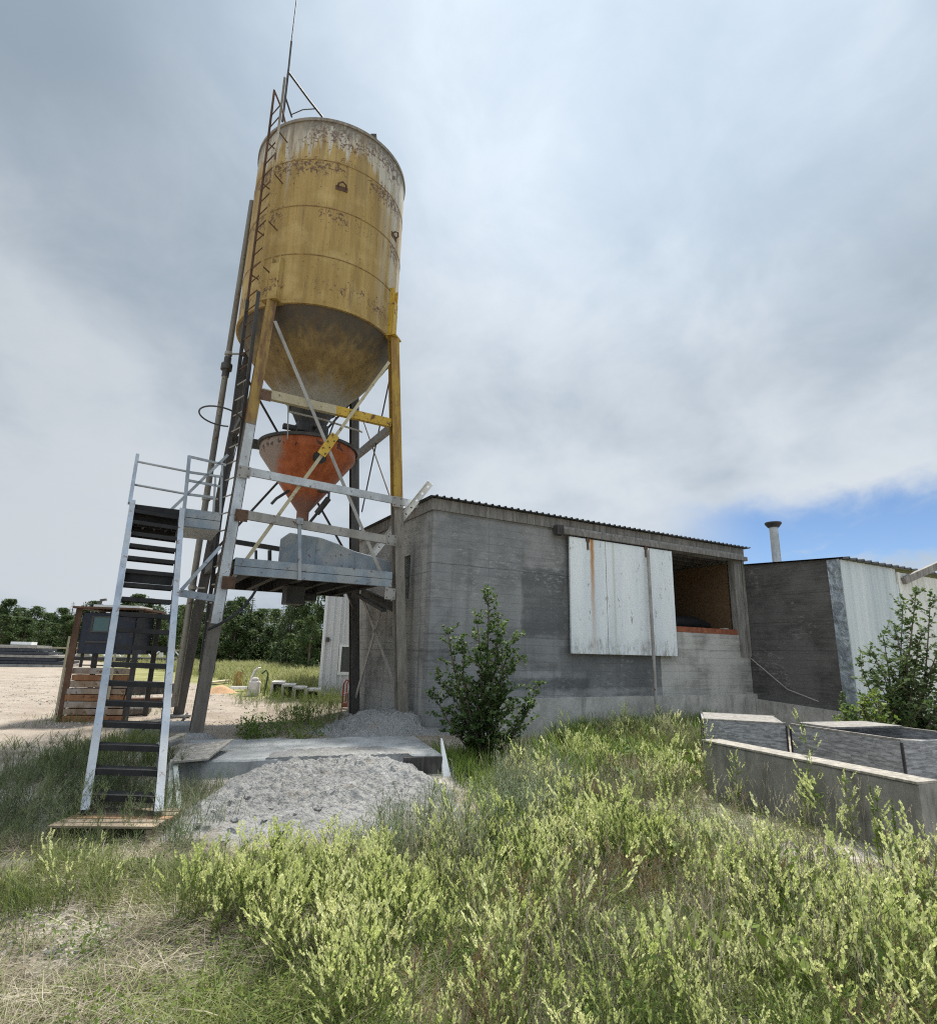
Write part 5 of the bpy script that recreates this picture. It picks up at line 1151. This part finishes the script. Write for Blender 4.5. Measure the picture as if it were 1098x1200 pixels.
# sparser ones along the left-middle and past the spill
poly = gp2((190, 1090), (330, 1045), (440, 1035), (480, 1080), (430, 1290), (330, 1150), (220, 1090))
pos = in_poly(poly, 230, off_slab()); scatter('flowering_weeds', weeds_p, pos, rng.uniform(.5, .95, len(pos)), [LM['weed_leaf'], LM['spike'], LM['weed_stem']], .2)['kind'] = 'stuff'
poly = gp2((-60, 1080), (60, 1010), (200, 1030), (420, 1030), (430, 1070), (250, 1085), (100, 1070))
pos = in_poly(poly, 45, off_slab()); scatter('flowering_weeds', [flower_weed(random.uniform(.35, .5), random.randint(4, 7)) for _ in range(5)], pos, rng.uniform(.3, .75, len(pos)), [LM['weed_leaf'], LM['spike'], LM['weed_stem']], .25)['kind'] = 'stuff'
pos = in_poly(poly, 420, off_slab()); scatter('green_grass', [blade_tuft(10, .26, .0055) for _ in range(5)], pos, rng.uniform(.5, 1.0, len(pos)), [LM['olive']], .25)['kind'] = 'stuff'
def seed_grass():
    k = PK()
    for _ in range(6):
        b = V(random.gauss(0, .04), random.gauss(0, .04), -.02); d = rdir(68, 88); h_ = random.uniform(.35, .6); q = [b, b + d * h_ * .6, b + d * h_ + V(random.gauss(0, .04), random.gauss(0, .04), 0)]; k.stem(q, .0016, .001, 0)
        dd = q[2] - q[1]; dd /= np.linalg.norm(dd)
        for j in range(12): k.leaf(q[2] + dd * .007 * j, dd + rdir(-20, 60) * .5, .016, .005, 0)
    return k.arr()
poly = gp2((440, 1290), (400, 1130), (440, 1055), (600, 925), (700, 868), (800, 862), (830, 900), (1010, 1010), (1140, 1060), (1290, 1290))
pos = in_poly(poly, 330, off_slab(lambda x, y: float(sstep(-.05, .3, fbm(x, y, .7, 3, 64.))))); scatter('seed_grass', [seed_grass() for _ in range(5)], pos, rng.uniform(.6, 1.15, len(pos)), [LM['dry']], .15)['kind'] = 'stuff'
pos = in_poly(poly, 130, off_slab(lambda x, y: float(sstep(-.05, .3, fbm(x, y, .8, 3, 74.))))); scatter('broadleaf_weeds', [leafy_clump(26, .16, .2, .11) for _ in range(5)], pos, rng.uniform(.6, 1.2, len(pos)), [LM['grass']], .15)['kind'] = 'stuff'
# low green growth between the weeds
tuft_p = [blade_tuft(10, .26, .0055) for _ in range(8)]
poly = gp2((-200, 1290), (-160, 1010), (40, 950), (200, 985), (330, 1000), (430, 960), (640, 885), (800, 862), (830, 900), (1010, 1010), (1180, 1080), (1330, 1290))
pos = in_poly(poly, 4200, off_slab(lambda x, y: (.22 + .78 * float(sstep(-.15, .2, fbm(x, y, 1.1, 3, 1.4)))) * (.18 + .82 * float(sstep(-1.2, .2, x)))))
scatter('green_grass', tuft_p, pos, rng.uniform(.3, .8, len(pos)), [LM['olive']], .2)['kind'] = 'stuff'
cl_p = [leafy_clump() for _ in range(6)]
pos = in_poly(poly, 2600, off_slab(lambda x, y: (.25 + .75 * float(sstep(-.1, .2, fbm(x, y, 1.3, 3, 7.7)))) * (.15 + .85 * float(sstep(-1.5, .3, x)))))
scatter('ground_cover', cl_p, pos, rng.uniform(.5, 1.2, len(pos)), [LM['weed_leaf']], .15)['kind'] = 'stuff'
# trampled straw and dry thatch, everywhere in the foreground but thickest on the left
st_p = [flat_straw() for _ in range(10)]
poly = gp2((-260, 1320), (-160, 1000), (60, 985), (420, 1000), (640, 890), (830, 880), (1010, 1010), (1180, 1080), (1330, 1320))
pos = in_poly(poly, 6500, off_slab(lambda x, y: .12 + .88 * float(sstep(.6, -1.2, x)) * float(sstep(-.15, .2, fbm(x, y, 1.2, 3, 2.2)))))
scatter('dry_thatch', st_p, pos, rng.uniform(.5, 1.1, len(pos)), [LM['dry']], .1)['kind'] = 'stuff'
pos = in_poly(poly, 4800, off_slab(lambda x, y: (.1 + .9 * float(sstep(-.05, .3, fbm(x, y, 1.0, 3, 8.2)))) * (.45 + .55 * float(sstep(-1.4, 0., x)))))
scatter('green_thatch', st_p, pos, rng.uniform(.6, 1.2, len(pos)), [LM['olive']], .15)['kind'] = 'stuff'
poly = gp2((190, 1230), (250, 1130), (400, 1090), (470, 1180), (430, 1300), (180, 1300))
pos = in_poly(poly, 300, off_slab(lambda x, y: .15 + .85 * float(sstep(-.1, .2, fbm(x, y, 1.6, 3, 40.))))); scatter('flattened_grass', [flat_straw(10, .42) for _ in range(6)], pos, rng.uniform(.6, 1.1, len(pos)), [LM['olive']], .2)['kind'] = 'stuff'
# lush grass along the foundation
lush = [blade_tuft(10, .42, .010, .06, .6) for _ in range(6)]
poly = gp2((610, 900), (650, 870), (705, 852), (835, 852), (850, 880), (740, 905), (690, 930))
pos = in_poly(poly, 620, off_slab()); scatter('lush_grass', lush, pos, rng.uniform(.65, 1.15, len(pos)), [LM['grass']], .15)['kind'] = 'stuff'
poly = gp2((495, 930), (505, 885), (620, 875), (650, 905), (600, 950))
pos = in_poly(poly, 330, off_slab()); scatter('lush_grass', lush, pos, rng.uniform(.4, .8, len(pos)), [LM['grass']], .2)['kind'] = 'stuff'
# sage-green feathery weeds in the middle
sage_p = [feather_weed(.55, 13) for _ in range(6)]
poly = gp2((425, 1060), (440, 985), (500, 945), (650, 925), (690, 960), (630, 1010), (560, 1060))
pos = in_poly(poly, 190, off_slab()); scatter('sage_weeds', sage_p, pos, rng.uniform(.6, 1.05, len(pos)), [LM['sage'], LM['weed_stem']], .12)['kind'] = 'stuff'
# feathery weeds left of the stair
koch = [feather_weed(.62, 16) for _ in range(6)]
poly = gp2((-120, 1010), (-60, 925), (40, 915), (95, 900), (200, 935), (215, 990), (150, 1010), (60, 1000))
pos = in_poly(poly, 170, off_slab()); scatter('feathery_weeds', koch, pos, rng.uniform(.4, .78, len(pos)), [LM['kochia'], LM['weed_stem']], .15)['kind'] = 'stuff'
pos = in_poly(poly, 420, off_slab()); scatter('green_grass', tuft_p, pos, rng.uniform(.5, 1.1, len(pos)), [LM['kochia']], .2)['kind'] = 'stuff'
# yard: tufts on the sand and the weed bank beneath the platform
poly = gp2((20, 900), (120, 872), (190, 862), (205, 900), (90, 915))
pos = in_poly(poly, 260, off_slab()); scatter('yard_grass', tuft_p, pos, rng.uniform(.6, 1.1, len(pos)), [LM['olive']], .2)['kind'] = 'stuff'
poly = gp2((268, 826), (300, 820), (398, 820), (402, 845), (385, 862), (330, 862), (315, 838))
pos = in_poly(poly, 420, lambda x, y: .3 + .7 * float(sstep(-.2, .1, fbm(x, y, .8)))); scatter('bank_weeds', [feather_weed(.6, 12) for _ in range(4)] + [flower_weed(.6, 9) for _ in range(4)] if False else [feather_weed(.6, 12) for _ in range(5)], pos, rng.uniform(.3, .68, len(pos)), [LM['grass'], LM['weed_stem']], .15)['kind'] = 'stuff'
poly = gp2((280, 870), (290, 845), (345, 845), (390, 858), (380, 872), (300, 875))
pos = in_poly(poly, 60, off_slab(lambda x, y: float(sstep(.0, .3, fbm(x, y, 1.5, 3, 6.))))); scatter('bank_weeds', [leafy_clump(50, .18, .25, .06) for _ in range(4)], pos, rng.uniform(.5, 1.1, len(pos)), [LM['weed_leaf']], .1)['kind'] = 'stuff'
poly = [at(235, 783, 46), at(400, 783, 46), at(400, 800, 16.5), at(300, 800, 18.5), at(262, 800, 25), at(110, 783, 48), at(100, 778, 60), at(235, 778, 60)]
pos = in_poly(poly, 3000); scatter('field_grass', [blade_tuft(14, .55, .03, .2, .5) for _ in range(5)], pos, rng.uniform(.5, 1.1, len(pos)), [leaf_mat('field_blade', [(.15, .17, .055), (.24, .25, .09), (.33, .32, .15)])], .15)['kind'] = 'stuff'
poly = [gpt(-60, 880), gpt(0, 850), gpt(200, 800), gpt(230, 850), gpt(110, 885)]
pos = in_poly(poly, 60, lambda x, y: float(sstep(.05, .35, fbm(x, y, .7, 3, 12.)))); scatter('yard_grass', [blade_tuft(14, .18, .01, .12) for _ in range(4)], pos, rng.uniform(.5, 1.1, len(pos)), [LM['olive']], .2)['kind'] = 'stuff'
# tall single weeds along the low wall
def tall_weed(h):
    k = PK(); P = [V(0, 0, -.03)]
    for i in range(8): P.append(P[-1] + V(random.gauss(0, .05), random.gauss(0, .05), 1.) * h / 8)
    k.stem(P, .005, .002, 2)
    for i in range(1, 8):
        for b in range(3):
            d = rdir(25, 65); L = h * random.uniform(.10, .2) * (1.15 - .09 * i); q = [P[i], P[i] + d * L * .6, P[i] + d * L + zz * L * .3]; k.stem(q, .002, .0012, 2)
            for _ in range(5): k.leaf(P[i] + d * L * random.random(), rdir(0, 60), random.uniform(.03, .06), .012, 0)
            n = 16
            dd = q[2] - q[1]; dd /= np.linalg.norm(dd)
            for j in range(n): a = rdir(-10, 60); k.leaf(q[2] + dd * .075 * j / n, dd * .6 + a * .7, .017, .0095, 1, rdir(-90, 90))
    return k.arr()
for i, (x_, y_, top) in enumerate(((905, 930, 842), (985, 972, 835), (1012, 990, 905), (880, 948, 880), (945, 975, 905), (1035, 1015, 925), (850, 905, 872))):
    b = gpt(x_, y_); 
    w_ = b - E1; wb2 = w_ @ Wn
    if wb2 > -.12: b = b - Wn * (wb2 + .14); b[2] = ground_z(b[0], b[1])
    h_ = max(.4, at(x_, top, b[1])[2] - b[2]); pv, pf, pm = tall_weed(h_)
    o = np_mesh('flowering_weed', pv + b, pf, pm, [LM['weed_leaf'], LM['spike'], LM['weed_stem']], b)
    tag(o, 'tall pale-flowered weed standing against the front face of the low concrete wall', 'weed', 'tall weeds by the low wall')
for i, (x_, y_, top) in enumerate(((1031, 1012, 920), (1056, 1022, 935))):
    b = gpt(x_, y_); w_ = b - E1
    if (w_ @ Wn) > -.1: b = b - Wn * ((w_ @ Wn) + .1); b[2] = ground_z(b[0], b[1])
    k = PK(); h_ = at(x_, top, b[1])[2] - b[2]
    k.stem([V(0, 0, -.02), V(0, 0, h_)], .006, .002, 1)
    for j in range(260): f_ = random.random(); a = rdir(20, 70); k.leaf(V(0, 0, h_ * f_), a, .06 * (1.15 - f_), .008, 0)
    pv, pf, pm = k.arr(); tag(np_mesh('spire_weed', pv + b, pf, pm, [LM['grass'], LM['weed_stem']], b), ['narrow green spire-shaped weed by the wall, the taller one farther from the wall end', 'narrow green spire-shaped weed by the wall, the shorter one nearer the wall end'][i], 'weed', 'spire weeds by the low wall')
def pebble():
    k = PK(); r_ = random.uniform(.006, .016); q = [V(math.cos(a), math.sin(a), 0) * r_ * random.uniform(.7, 1.2) for a in (0, 1.57, 3.14, 4.71)]; t_ = [p * .62 + zz * r_ * random.uniform(.5, .9) for p in q]
    k.quad(*t_, 0)
    for i in range(4): k.quad(q[i], q[(i + 1) % 4], t_[(i + 1) % 4], t_[i], 0)
    return k.arr()
poly = gp2((-200, 1320), (-160, 1040), (150, 1000), (460, 1010), (560, 1100), (900, 1010), (1060, 1040), (1250, 1320))
pos = in_poly(poly, 12000, off_slab(lambda x, y: .10 + .90 * float(sstep(-.02, .28, fbm(x, y, 1.0, 3, 52.)))))
scatter('gravel', [pebble() for _ in range(12)], pos, rng.uniform(.5, 1.9, len(pos)), [leaf_mat('pebble_grey', [(.20, .18, .155), (.36, .335, .30), (.50, .48, .45)], 0., .9)], 0.)['kind'] = 'stuff'
poly = gp2((-120, 900), (-60, 800), (90, 790), (300, 812), (285, 866), (205, 860), (90, 890))
pos = in_poly(poly, 3500, lambda x, y: .1 + .9 * float(sstep(-.05, .25, fbm(x, y, .6, 3, 82.)))); scatter('gravel', [pebble() for _ in range(8)], pos, rng.uniform(.5, 1.9, len(pos)), [bpy.data.materials['pebble_grey']], 0.)['kind'] = 'stuff'
poly = gp2((195, 960), (210, 925), (300, 925), (260, 990), (200, 1010))
pos = in_poly(poly, 60, off_slab()); scatter('green_grass', tuft_p, pos, rng.uniform(.6, 1.2, len(pos)), [LM['kochia']], .2)['kind'] = 'stuff'
for i, (x_, y_, r_) in enumerate(((310, 1047, .05), (745, 1035, .07), (960, 1090, .075), (930, 1100, .05), (60, 1120, .04), (480, 1120, .045), (150, 1080, .04), (1030, 1075, .05))):
    b = gpt(x_, y_); b[2] += r_ * .25
    rock('stone', b, r_, M['pour'], 'pale rounded stone lying among the foreground weeds and straw', 'stone', 'loose stones in the foreground', .7, 20 + i * 2.1)

# ------------------------------------------------------------ shrubs and saplings
def sapling(name, base, stems, leafm, label, cat, L=.06, per=.035, tw=.42, seed=1, group=None):
    random.seed(seed); o = thing(name, label, cat, base, group); lf = PK(); wd = MB()
    for (top, r0, t0, den) in stems:
        top = np.asarray(top, float); b = base + V(random.gauss(0, .1), random.gauss(0, .08), -.05); ctrl = b + (top - b) * .5 + V(random.gauss(0, .14), random.gauss(0, .14), random.uniform(-.1, .25))
        P = [(1 - t_) ** 2 * b + 2 * t_ * (1 - t_) * ctrl + t_ * t_ * top for t_ in np.linspace(0, 1, 12)]
        H = np.linalg.norm(top - b); wd.tube(P, [r0 * (1 - .85 * i / 11) + .002 for i in range(12)], 6)
        n = int(H * den)
        for j in range(n):
            t_ = t0 + (1 - t0) * (j + random.random()) / n; i = min(10, int(t_ * 11)); p = P[i] + (P[i + 1] - P[i]) * (t_ * 11 - i)
            d = rdir(-5, 65); l_ = tw * (1.0 - .55 * t_) * random.choice((.5, .75, 1., 1.2)) * random.uniform(.6, 1.2); q = p + d * l_ + zz * l_ * .15
            wd.tube([p, (p + q) / 2 + zz * -.01, q], [.005, .004, .002], 4, False)
            for s_ in np.arange(per, l_ + per, per):
                a = p + (q - p) * min(1, s_ / l_)
                lf.leaf(a, d * .4 + rdir(-45, 40), L * random.uniform(.65, 1.25), L * random.uniform(.6, .85), 0)
        for _ in range(14): lf.leaf(top + V(random.gauss(0, .03), random.gauss(0, .03), random.uniform(-.15, .03)), rdir(-10, 80), L * .9, L * .55, 0)
    pv, pf, pm = lf.arr(); np_mesh('leaves', pv - base, pf, pm, [leafm], None, o); wd.build('stems', LM['bark'], o)
    return o
bb = gpt(566, 890); Yb = bb[1]
sapling('poplar_bush', bb, [(at(572, 690, Yb + .1), .022, .15, 20), (at(558, 720, Yb), .018, .2, 13), (at(524, 735, Yb - .1), .018, .2, 13), (at(512, 790, Yb), .014, .15, 14), (at(603, 742, Yb + .1), .018, .2, 13), (at(614, 770, Yb), .016, .2, 13), (at(588, 765, Yb - .2), .016, .1, 15), (at(545, 800, Yb - .3), .016, .1, 17), (at(622, 825, Yb - .1), .014, .05, 17), (at(520, 840, Yb - .2), .012, .05, 15), (at(598, 830, Yb - .3), .014, .05, 17), (at(575, 840, Yb - .35), .012, .05, 17), (at(585, 725, Yb), .016, .2, 16), (at(545, 755, Yb - .15), .016, .15, 18), (at(628, 800, Yb), .014, .1, 17), (at(508, 812, Yb - .1), .012, .1, 17), (at(560, 770, Yb - .3), .016, .05, 20)], LM['bush'], 'dark green leafy poplar bush growing against the grey building', 'bush', .070, .016, .42, 11)
tb = at(1052, 862, 9.6); tb[2] = ground_z(tb[0], tb[1]); Yt = tb[1]
sapling('poplar_sapling', tb, [(at(1074, 688, Yt), .024, .2, 13), (at(1058, 710, Yt + .3), .018, .2, 13), (at(1090, 705, Yt + .2), .02, .2, 13), (at(1035, 745, Yt), .016, .2, 13), (at(1006, 772, Yt - .1), .014, .3, 12), (at(1112, 735, Yt), .016, .15, 13), (at(1020, 790, Yt - .2), .014, .1, 15), (at(1130, 770, Yt - .1), .016, .1, 15), (at(1070, 800, Yt - .3), .014, .05, 17), (at(1045, 815, Yt - .3), .014, .05, 17), (at(1048, 735, Yt + .1), .016, .15, 17), (at(1020, 760, Yt), .014, .2, 16), (at(1080, 740, Yt - .1), .018, .1, 19), (at(1062, 770, Yt - .2), .016, .1, 20), (at(1095, 780, Yt - .2), .016, .1, 20)], LM['poplar'], 'poplar sapling growing in front of the pale metal shed siding', 'sapling', .070, .019, .46, 12)
for i, (x_, y_, w_, lm_, lb) in enumerate(((1015, 872, 1.0, 'grass', 'low yellow-green bush at the shed corner left of the sapling'), (1045, 870, 1.1, 'bush', 'low dark bush under the sapling behind the open bin'), (1085, 872, 1.0, 'bush', 'low dark bush behind the open bin at the photo edge'))):
    b = at(x_, y_, 9.2 + .2 * i); b[2] = ground_z(b[0], b[1])
    st_ = [(b + V(random.gauss(0, .38) * w_, random.gauss(0, .3), random.uniform(.55, 1.15)), .01, .05, 20) for _ in range(9)]
    sapling('low_bush', b, st_, LM[lm_], lb, 'bush', .065, .022, .34, 30 + i, 'low bushes at the shed corner')

# ------------------------------------------------------------ trees beyond the yard
def crown_leafy(seed, H=6., W=1.6, base=.08, n=5200, leaf=.18):
    random.seed(seed); k = PK(); C_ = []
    for i in range(44):
        t_ = random.random() ** .8; z = H * (base + (1 - base) * t_); r_ = W * (math.sin(math.pi * min(1, .16 + .84 * t_) ** .8) ** .7) * random.uniform(.35, 1.); a = random.uniform(0, 6.283)
        C_.append((V(math.cos(a) * r_, math.sin(a) * r_, z), random.uniform(.32, .62) * W / 1.6))
    C_.append((V(0, 0, H * .97), .3))
    for j in range(n):
        c, r_ = random.choice(C_); d = rdir(-60, 90); p = c + d * r_ * random.uniform(.35, 1.05); p[2] = min(p[2], H)
        k.leaf(p, d * .6 + rdir(-60, 50), leaf * random.uniform(.6, 1.3), leaf * random.uniform(.5, .8), 0, d + rdir(-90, 90) * .8)
    return k.arr(), C_
def crown_spruce(seed, H=6., W=1.15, n=2600):
    random.seed(seed); k = PK(); z = .25; 
    while z < H * .985:
        f_ = 1 - z / H; R_ = W * (f_ ** .85) + .04; nb = max(4, int(9 * f_ + 4)); a0 = random.random() * 6.28
        for b in range(nb):
            a = a0 + b * 6.283 / nb + random.gauss(0, .15); L = R_ * random.uniform(.75, 1.1); d = V(math.cos(a), math.sin(a), -.22 + .3 * (1 - f_))
            m_ = max(3, int(L / .085))
            for j in range(m_):
                p = V(0, 0, z) + d * L * (j + .6) / m_; s_ = V(-d[1], d[0], 0) * random.choice((-1, 1))
                k.leaf(p, d * .7 + s_ * random.uniform(.2, .9) + V(0, 0, random.uniform(-.35, .15)), random.uniform(.16, .30) * (.5 + .5 * f_) + .03, .075, 0)
        z += H * .028
    k.leaf(V(0, 0, H * .96), zz, H * .05, .05, 0); return k.arr()
def tree_proto(kind, seed):
    root = bpy.data.objects.new('deciduous_tree' if kind != 'spruce' else 'spruce_tree', None); COL.objects.link(root)
    if kind == 'spruce':
        (pv, pf, pm) = crown_spruce(seed); lm_ = LM['spruce']; C_ = []
    else:
        (pv, pf, pm), C_ = crown_leafy(seed, 6., random.uniform(1.35, 1.8)); lm_ = LM['tree_a'] if kind == 'a' else LM['tree_b']
    np_mesh('crown', pv, pf, pm, [lm_], None, root)
    m = MB(); top = 5.5 if kind != 'spruce' else 5.8; m.tube([V(0, 0, -.2), V(.03, .02, top * .4), V(-.02, .03, top * .75), V(0, 0, top)], [.13, .10, .055, .012], 8)
    for c, r_ in C_[::3]: b = V(0, 0, c[2] * .62); m.tube([b, (b + c) / 2 + zz * .1, c], [.035, .022, .008], 5, False)
    m.build('trunk', LM['bark'], root); return root
protos = {'a': [tree_proto('a', s_) for s_ in (1, 2, 3)], 'b': [tree_proto('b', s_) for s_ in (4, 5)], 'spruce': [tree_proto('spruce', s_) for s_ in (6, 7)]}
used = set()
TOPX = [-260, -80, 0, 20, 45, 58, 72, 95, 130, 160, 180, 200, 240, 268, 285, 297, 312, 322, 333, 345, 360, 400, 460]; TOPY = [722, 716, 718, 716, 718, 728, 717, 719, 716, 712, 716, 716, 716, 710, 709, 708, 718, 728, 714, 703, 695, 690, 700]
LBL = {'a': ('broad dark green leafy tree in the tree line beyond the yard', 'dark leafy trees of the tree line'), 'b': ('paler green leafy tree in the tree line beyond the yard', 'pale leafy trees of the tree line'), 'spruce': ('dark narrow spruce in the tree line beyond the yard', 'spruces of the tree line')}
random.seed(99)
def plant_tree(kind, x_, Y, topy, sx_=1.):
    topy = topy - 8
    pool = protos[kind]; i = random.randrange(len(pool)); pr = pool[i]
    P = at(x_, topy, Y); gz = ground_z(P[0], P[1]); h = max(2.0, P[2] - gz)
    if (kind, i) in used: o = copy_tree(pr)
    else: o = pr; used.add((kind, i))
    o.location = (P[0], P[1], gz - .05); s_ = h / 6.; w_ = s_ * sx_; o.scale = (w_, w_, s_); o.rotation_euler = (0, 0, random.uniform(0, 6.28))
    tag(o, LBL[kind][0], 'tree', LBL[kind][1])
x_ = -250
while x_ < 235:                                    # far line on the left
    ty = np.interp(x_, TOPX, TOPY); kd = random.choices(['a', 'b', 'spruce'], [5, 3, 1])[0]
    plant_tree(kd, x_, random.uniform(72, 84), ty + random.uniform(-8, 9), 1.25); plant_tree(random.choice('aab'), x_ + 6, random.uniform(64, 70), ty + random.uniform(10, 20), 1.5); x_ += random.uniform(12, 17)
x_ = 222
while x_ < 335:
    ty = np.interp(x_, TOPX, TOPY); kd = random.choices(['a', 'b', 'spruce'], [5, 2, 2])[0]
    plant_tree(kd, x_, random.uniform(50, 56), ty + random.uniform(-7, 9), 1.0); plant_tree(random.choice('aab'), x_ + 7, random.uniform(44, 48), ty + random.uniform(14, 26), 1.25); x_ += random.uniform(11, 15)
for x_, Y, ty, kd in ((268, 52, 708, 'spruce'), (297, 51, 706, 'spruce'), (333, 47, 713, 'spruce'), (340, 44, 722, 'a'), (350, 42, 704, 'a'), (352, 38, 735, 'b'), (362, 40, 694, 'a'), (375, 37, 690, 'spruce'), (366, 34, 730, 'a'), (384, 36, 700, 'a'), (398, 38, 690, 'a'), (420, 40, 690, 'a'), (440, 42, 700, 'b'), (345, 40, 700, 'spruce')): plant_tree(kd, x_, Y, ty)
for kd in protos:
    for i, pr in enumerate(protos[kd]):
        if (kd, i) not in used:
            for c in list(pr.children): bpy.data.objects.remove(c)
            bpy.data.objects.remove(pr)
# undergrowth closing the foot of the wood
ug = []
for x_ in np.linspace(-260, 460, 300):
    Y = np.interp(x_, [0, 210, 240, 330, 350, 460], [70, 66, 47, 45, 38, 38]) + random.uniform(-2, 3); P = at(x_, 760, Y); ug.append((P[0], P[1], ground_z(P[0], P[1])))
ug = np.array(ug); random.seed(5); scatter('undergrowth', [leafy_clump(160, .9, 1.6, .22) for _ in range(5)], ug, rng.uniform(.8, 1.4, len(ug)), [LM['tree_a']], .1)['kind'] = 'stuff'

# ------------------------------------------------------------ sky, sun, camera
SUN_EL, SUN_AZ = 60.0, 15.0
w = bpy.data.worlds.new('World'); sc.world = w; w.use_nodes = True; nt = w.node_tree; nt.nodes.clear()
class WT(NT):
    def __init__(s, tree): s.t = tree
T = WT(nt)
out = nt.nodes.new('ShaderNodeOutputWorld')
sky = nt.nodes.new('ShaderNodeTexSky'); sky.sky_type = 'NISHITA'; sky.sun_disc = False; sky.sun_elevation = rad(SUN_EL); sky.sun_rotation = rad(SUN_AZ); sky.air_density = 1.0; sky.dust_density = .3; sky.ozone_density = 3.5; sky.altitude = 2500
dirv = T.n('ShaderNodeTexCoord').outputs['Generated']; c3 = T.sep(dirv)
el = T.mth('MAXIMUM', c3[2], .02)
k = T.mth('DIVIDE', 1.0, T.mth('ADD', el, .38))
flat_ = comb(T, T.mul(c3[0], k), T.mul(c3[1], k), 0.)
mp = T.n('ShaderNodeMapping', {'Vector': flat_, 'Rotation': (0, 0, rad(-38)), 'Scale': (.85, .75, 1), 'Location': (1.3, .4, 0)}).outputs[0]
big = T.noise(mp, .8, 3, .5, .2); med = T.noise(mp, 1.9, 5, .52, .3); fin = T.noise(mp, 5.5, 6, .6, .3)
dens = T.mth('ADD', T.mth('ADD', T.mul(big, .56), T.mul(med, .28)), T.mul(fin, .16))
# thin-cloud brightness: brighter towards the veiled sun and overhead
sd3 = (math.sin(rad(SUN_AZ)) * math.cos(rad(SUN_EL)), math.cos(rad(SUN_AZ)) * math.cos(rad(SUN_EL)), math.sin(rad(SUN_EL)))
ca = T.n('ShaderNodeVectorMath', {0: dirv, 1: sd3}, operation='DOT_PRODUCT').outputs['Value']
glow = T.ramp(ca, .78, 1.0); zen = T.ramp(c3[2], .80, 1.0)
back = T.ramp(c3[1], .15, -.35)  # extra brightness added to the unseen sky behind the camera, lightens the walls
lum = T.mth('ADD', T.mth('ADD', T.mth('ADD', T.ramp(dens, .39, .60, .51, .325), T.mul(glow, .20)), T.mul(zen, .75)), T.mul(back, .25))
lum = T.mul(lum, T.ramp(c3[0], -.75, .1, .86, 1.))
cloudc = T.mix(T.ramp(dens, .36, .64), (.90, .965, 1.03), (.70, .87, 1.06))
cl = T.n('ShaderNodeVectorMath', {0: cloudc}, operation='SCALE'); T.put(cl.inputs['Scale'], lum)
bg_s = nt.nodes.new('ShaderNodeBackground'); nt.links.new(sky.outputs[0], bg_s.inputs[0]); bg_s.inputs[1].default_value = .075
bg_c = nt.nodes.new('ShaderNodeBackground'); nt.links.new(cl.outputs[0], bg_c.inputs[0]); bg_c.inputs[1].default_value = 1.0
# a clear gap low in the right-hand part of the sky
azr = T.mth('DIVIDE', c3[0], T.mth('MAXIMUM', c3[1], .05))
gap = T.mul(T.mul(T.ramp(azr, .30, .52), T.ramp(T.mth('ADD', c3[2], T.mul(T.mth('SUBTRACT', fin, .5), .12)), .255, .20)), T.ramp(T.mth('ADD', T.mul(med, .6), T.mul(fin, .4)), .64, .52))
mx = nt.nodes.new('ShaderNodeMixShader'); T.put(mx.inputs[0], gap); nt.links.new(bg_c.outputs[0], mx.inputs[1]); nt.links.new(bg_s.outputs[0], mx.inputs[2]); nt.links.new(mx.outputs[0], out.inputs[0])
sl = bpy.data.lights.new('sun', 'SUN'); sl.energy = 4.8; sl.angle = rad(8); sl.color = (1, .96, .88)
so = bpy.data.objects.new('sun', sl); COL.objects.link(so); so.rotation_euler = (rad(90 - SUN_EL), 0, rad(180 - SUN_AZ)); so.location = (0, 0, 30)
cam = bpy.data.cameras.new('camera'); cam.sensor_fit = 'HORIZONTAL'; cam.sensor_width = 36; cam.lens = 36 * FPX / 1098; cam.clip_start = .05; cam.clip_end = 8000
co = bpy.data.objects.new('camera', cam); COL.objects.link(co)
mt_ = Matrix(((_R[0], _U[0], -_F[0], 0), (_R[1], _U[1], -_F[1], 0), (_R[2], _U[2], -_F[2], HC), (0, 0, 0, 1))); co.matrix_world = mt_
sc.camera = co
sc.view_settings.view_transform = 'Standard'; sc.view_settings.look = 'None'; sc.view_settings.gamma = 1; sc.view_settings.exposure = 0.62
try: sc.cycles.use_denoising = False
except Exception: pass
sc.cycles.filter_width = 1.15; sc.cycles.sample_clamp_indirect = 4.0; sc.cycles.max_bounces = 6; sc.cycles.transparent_max_bounces = 6
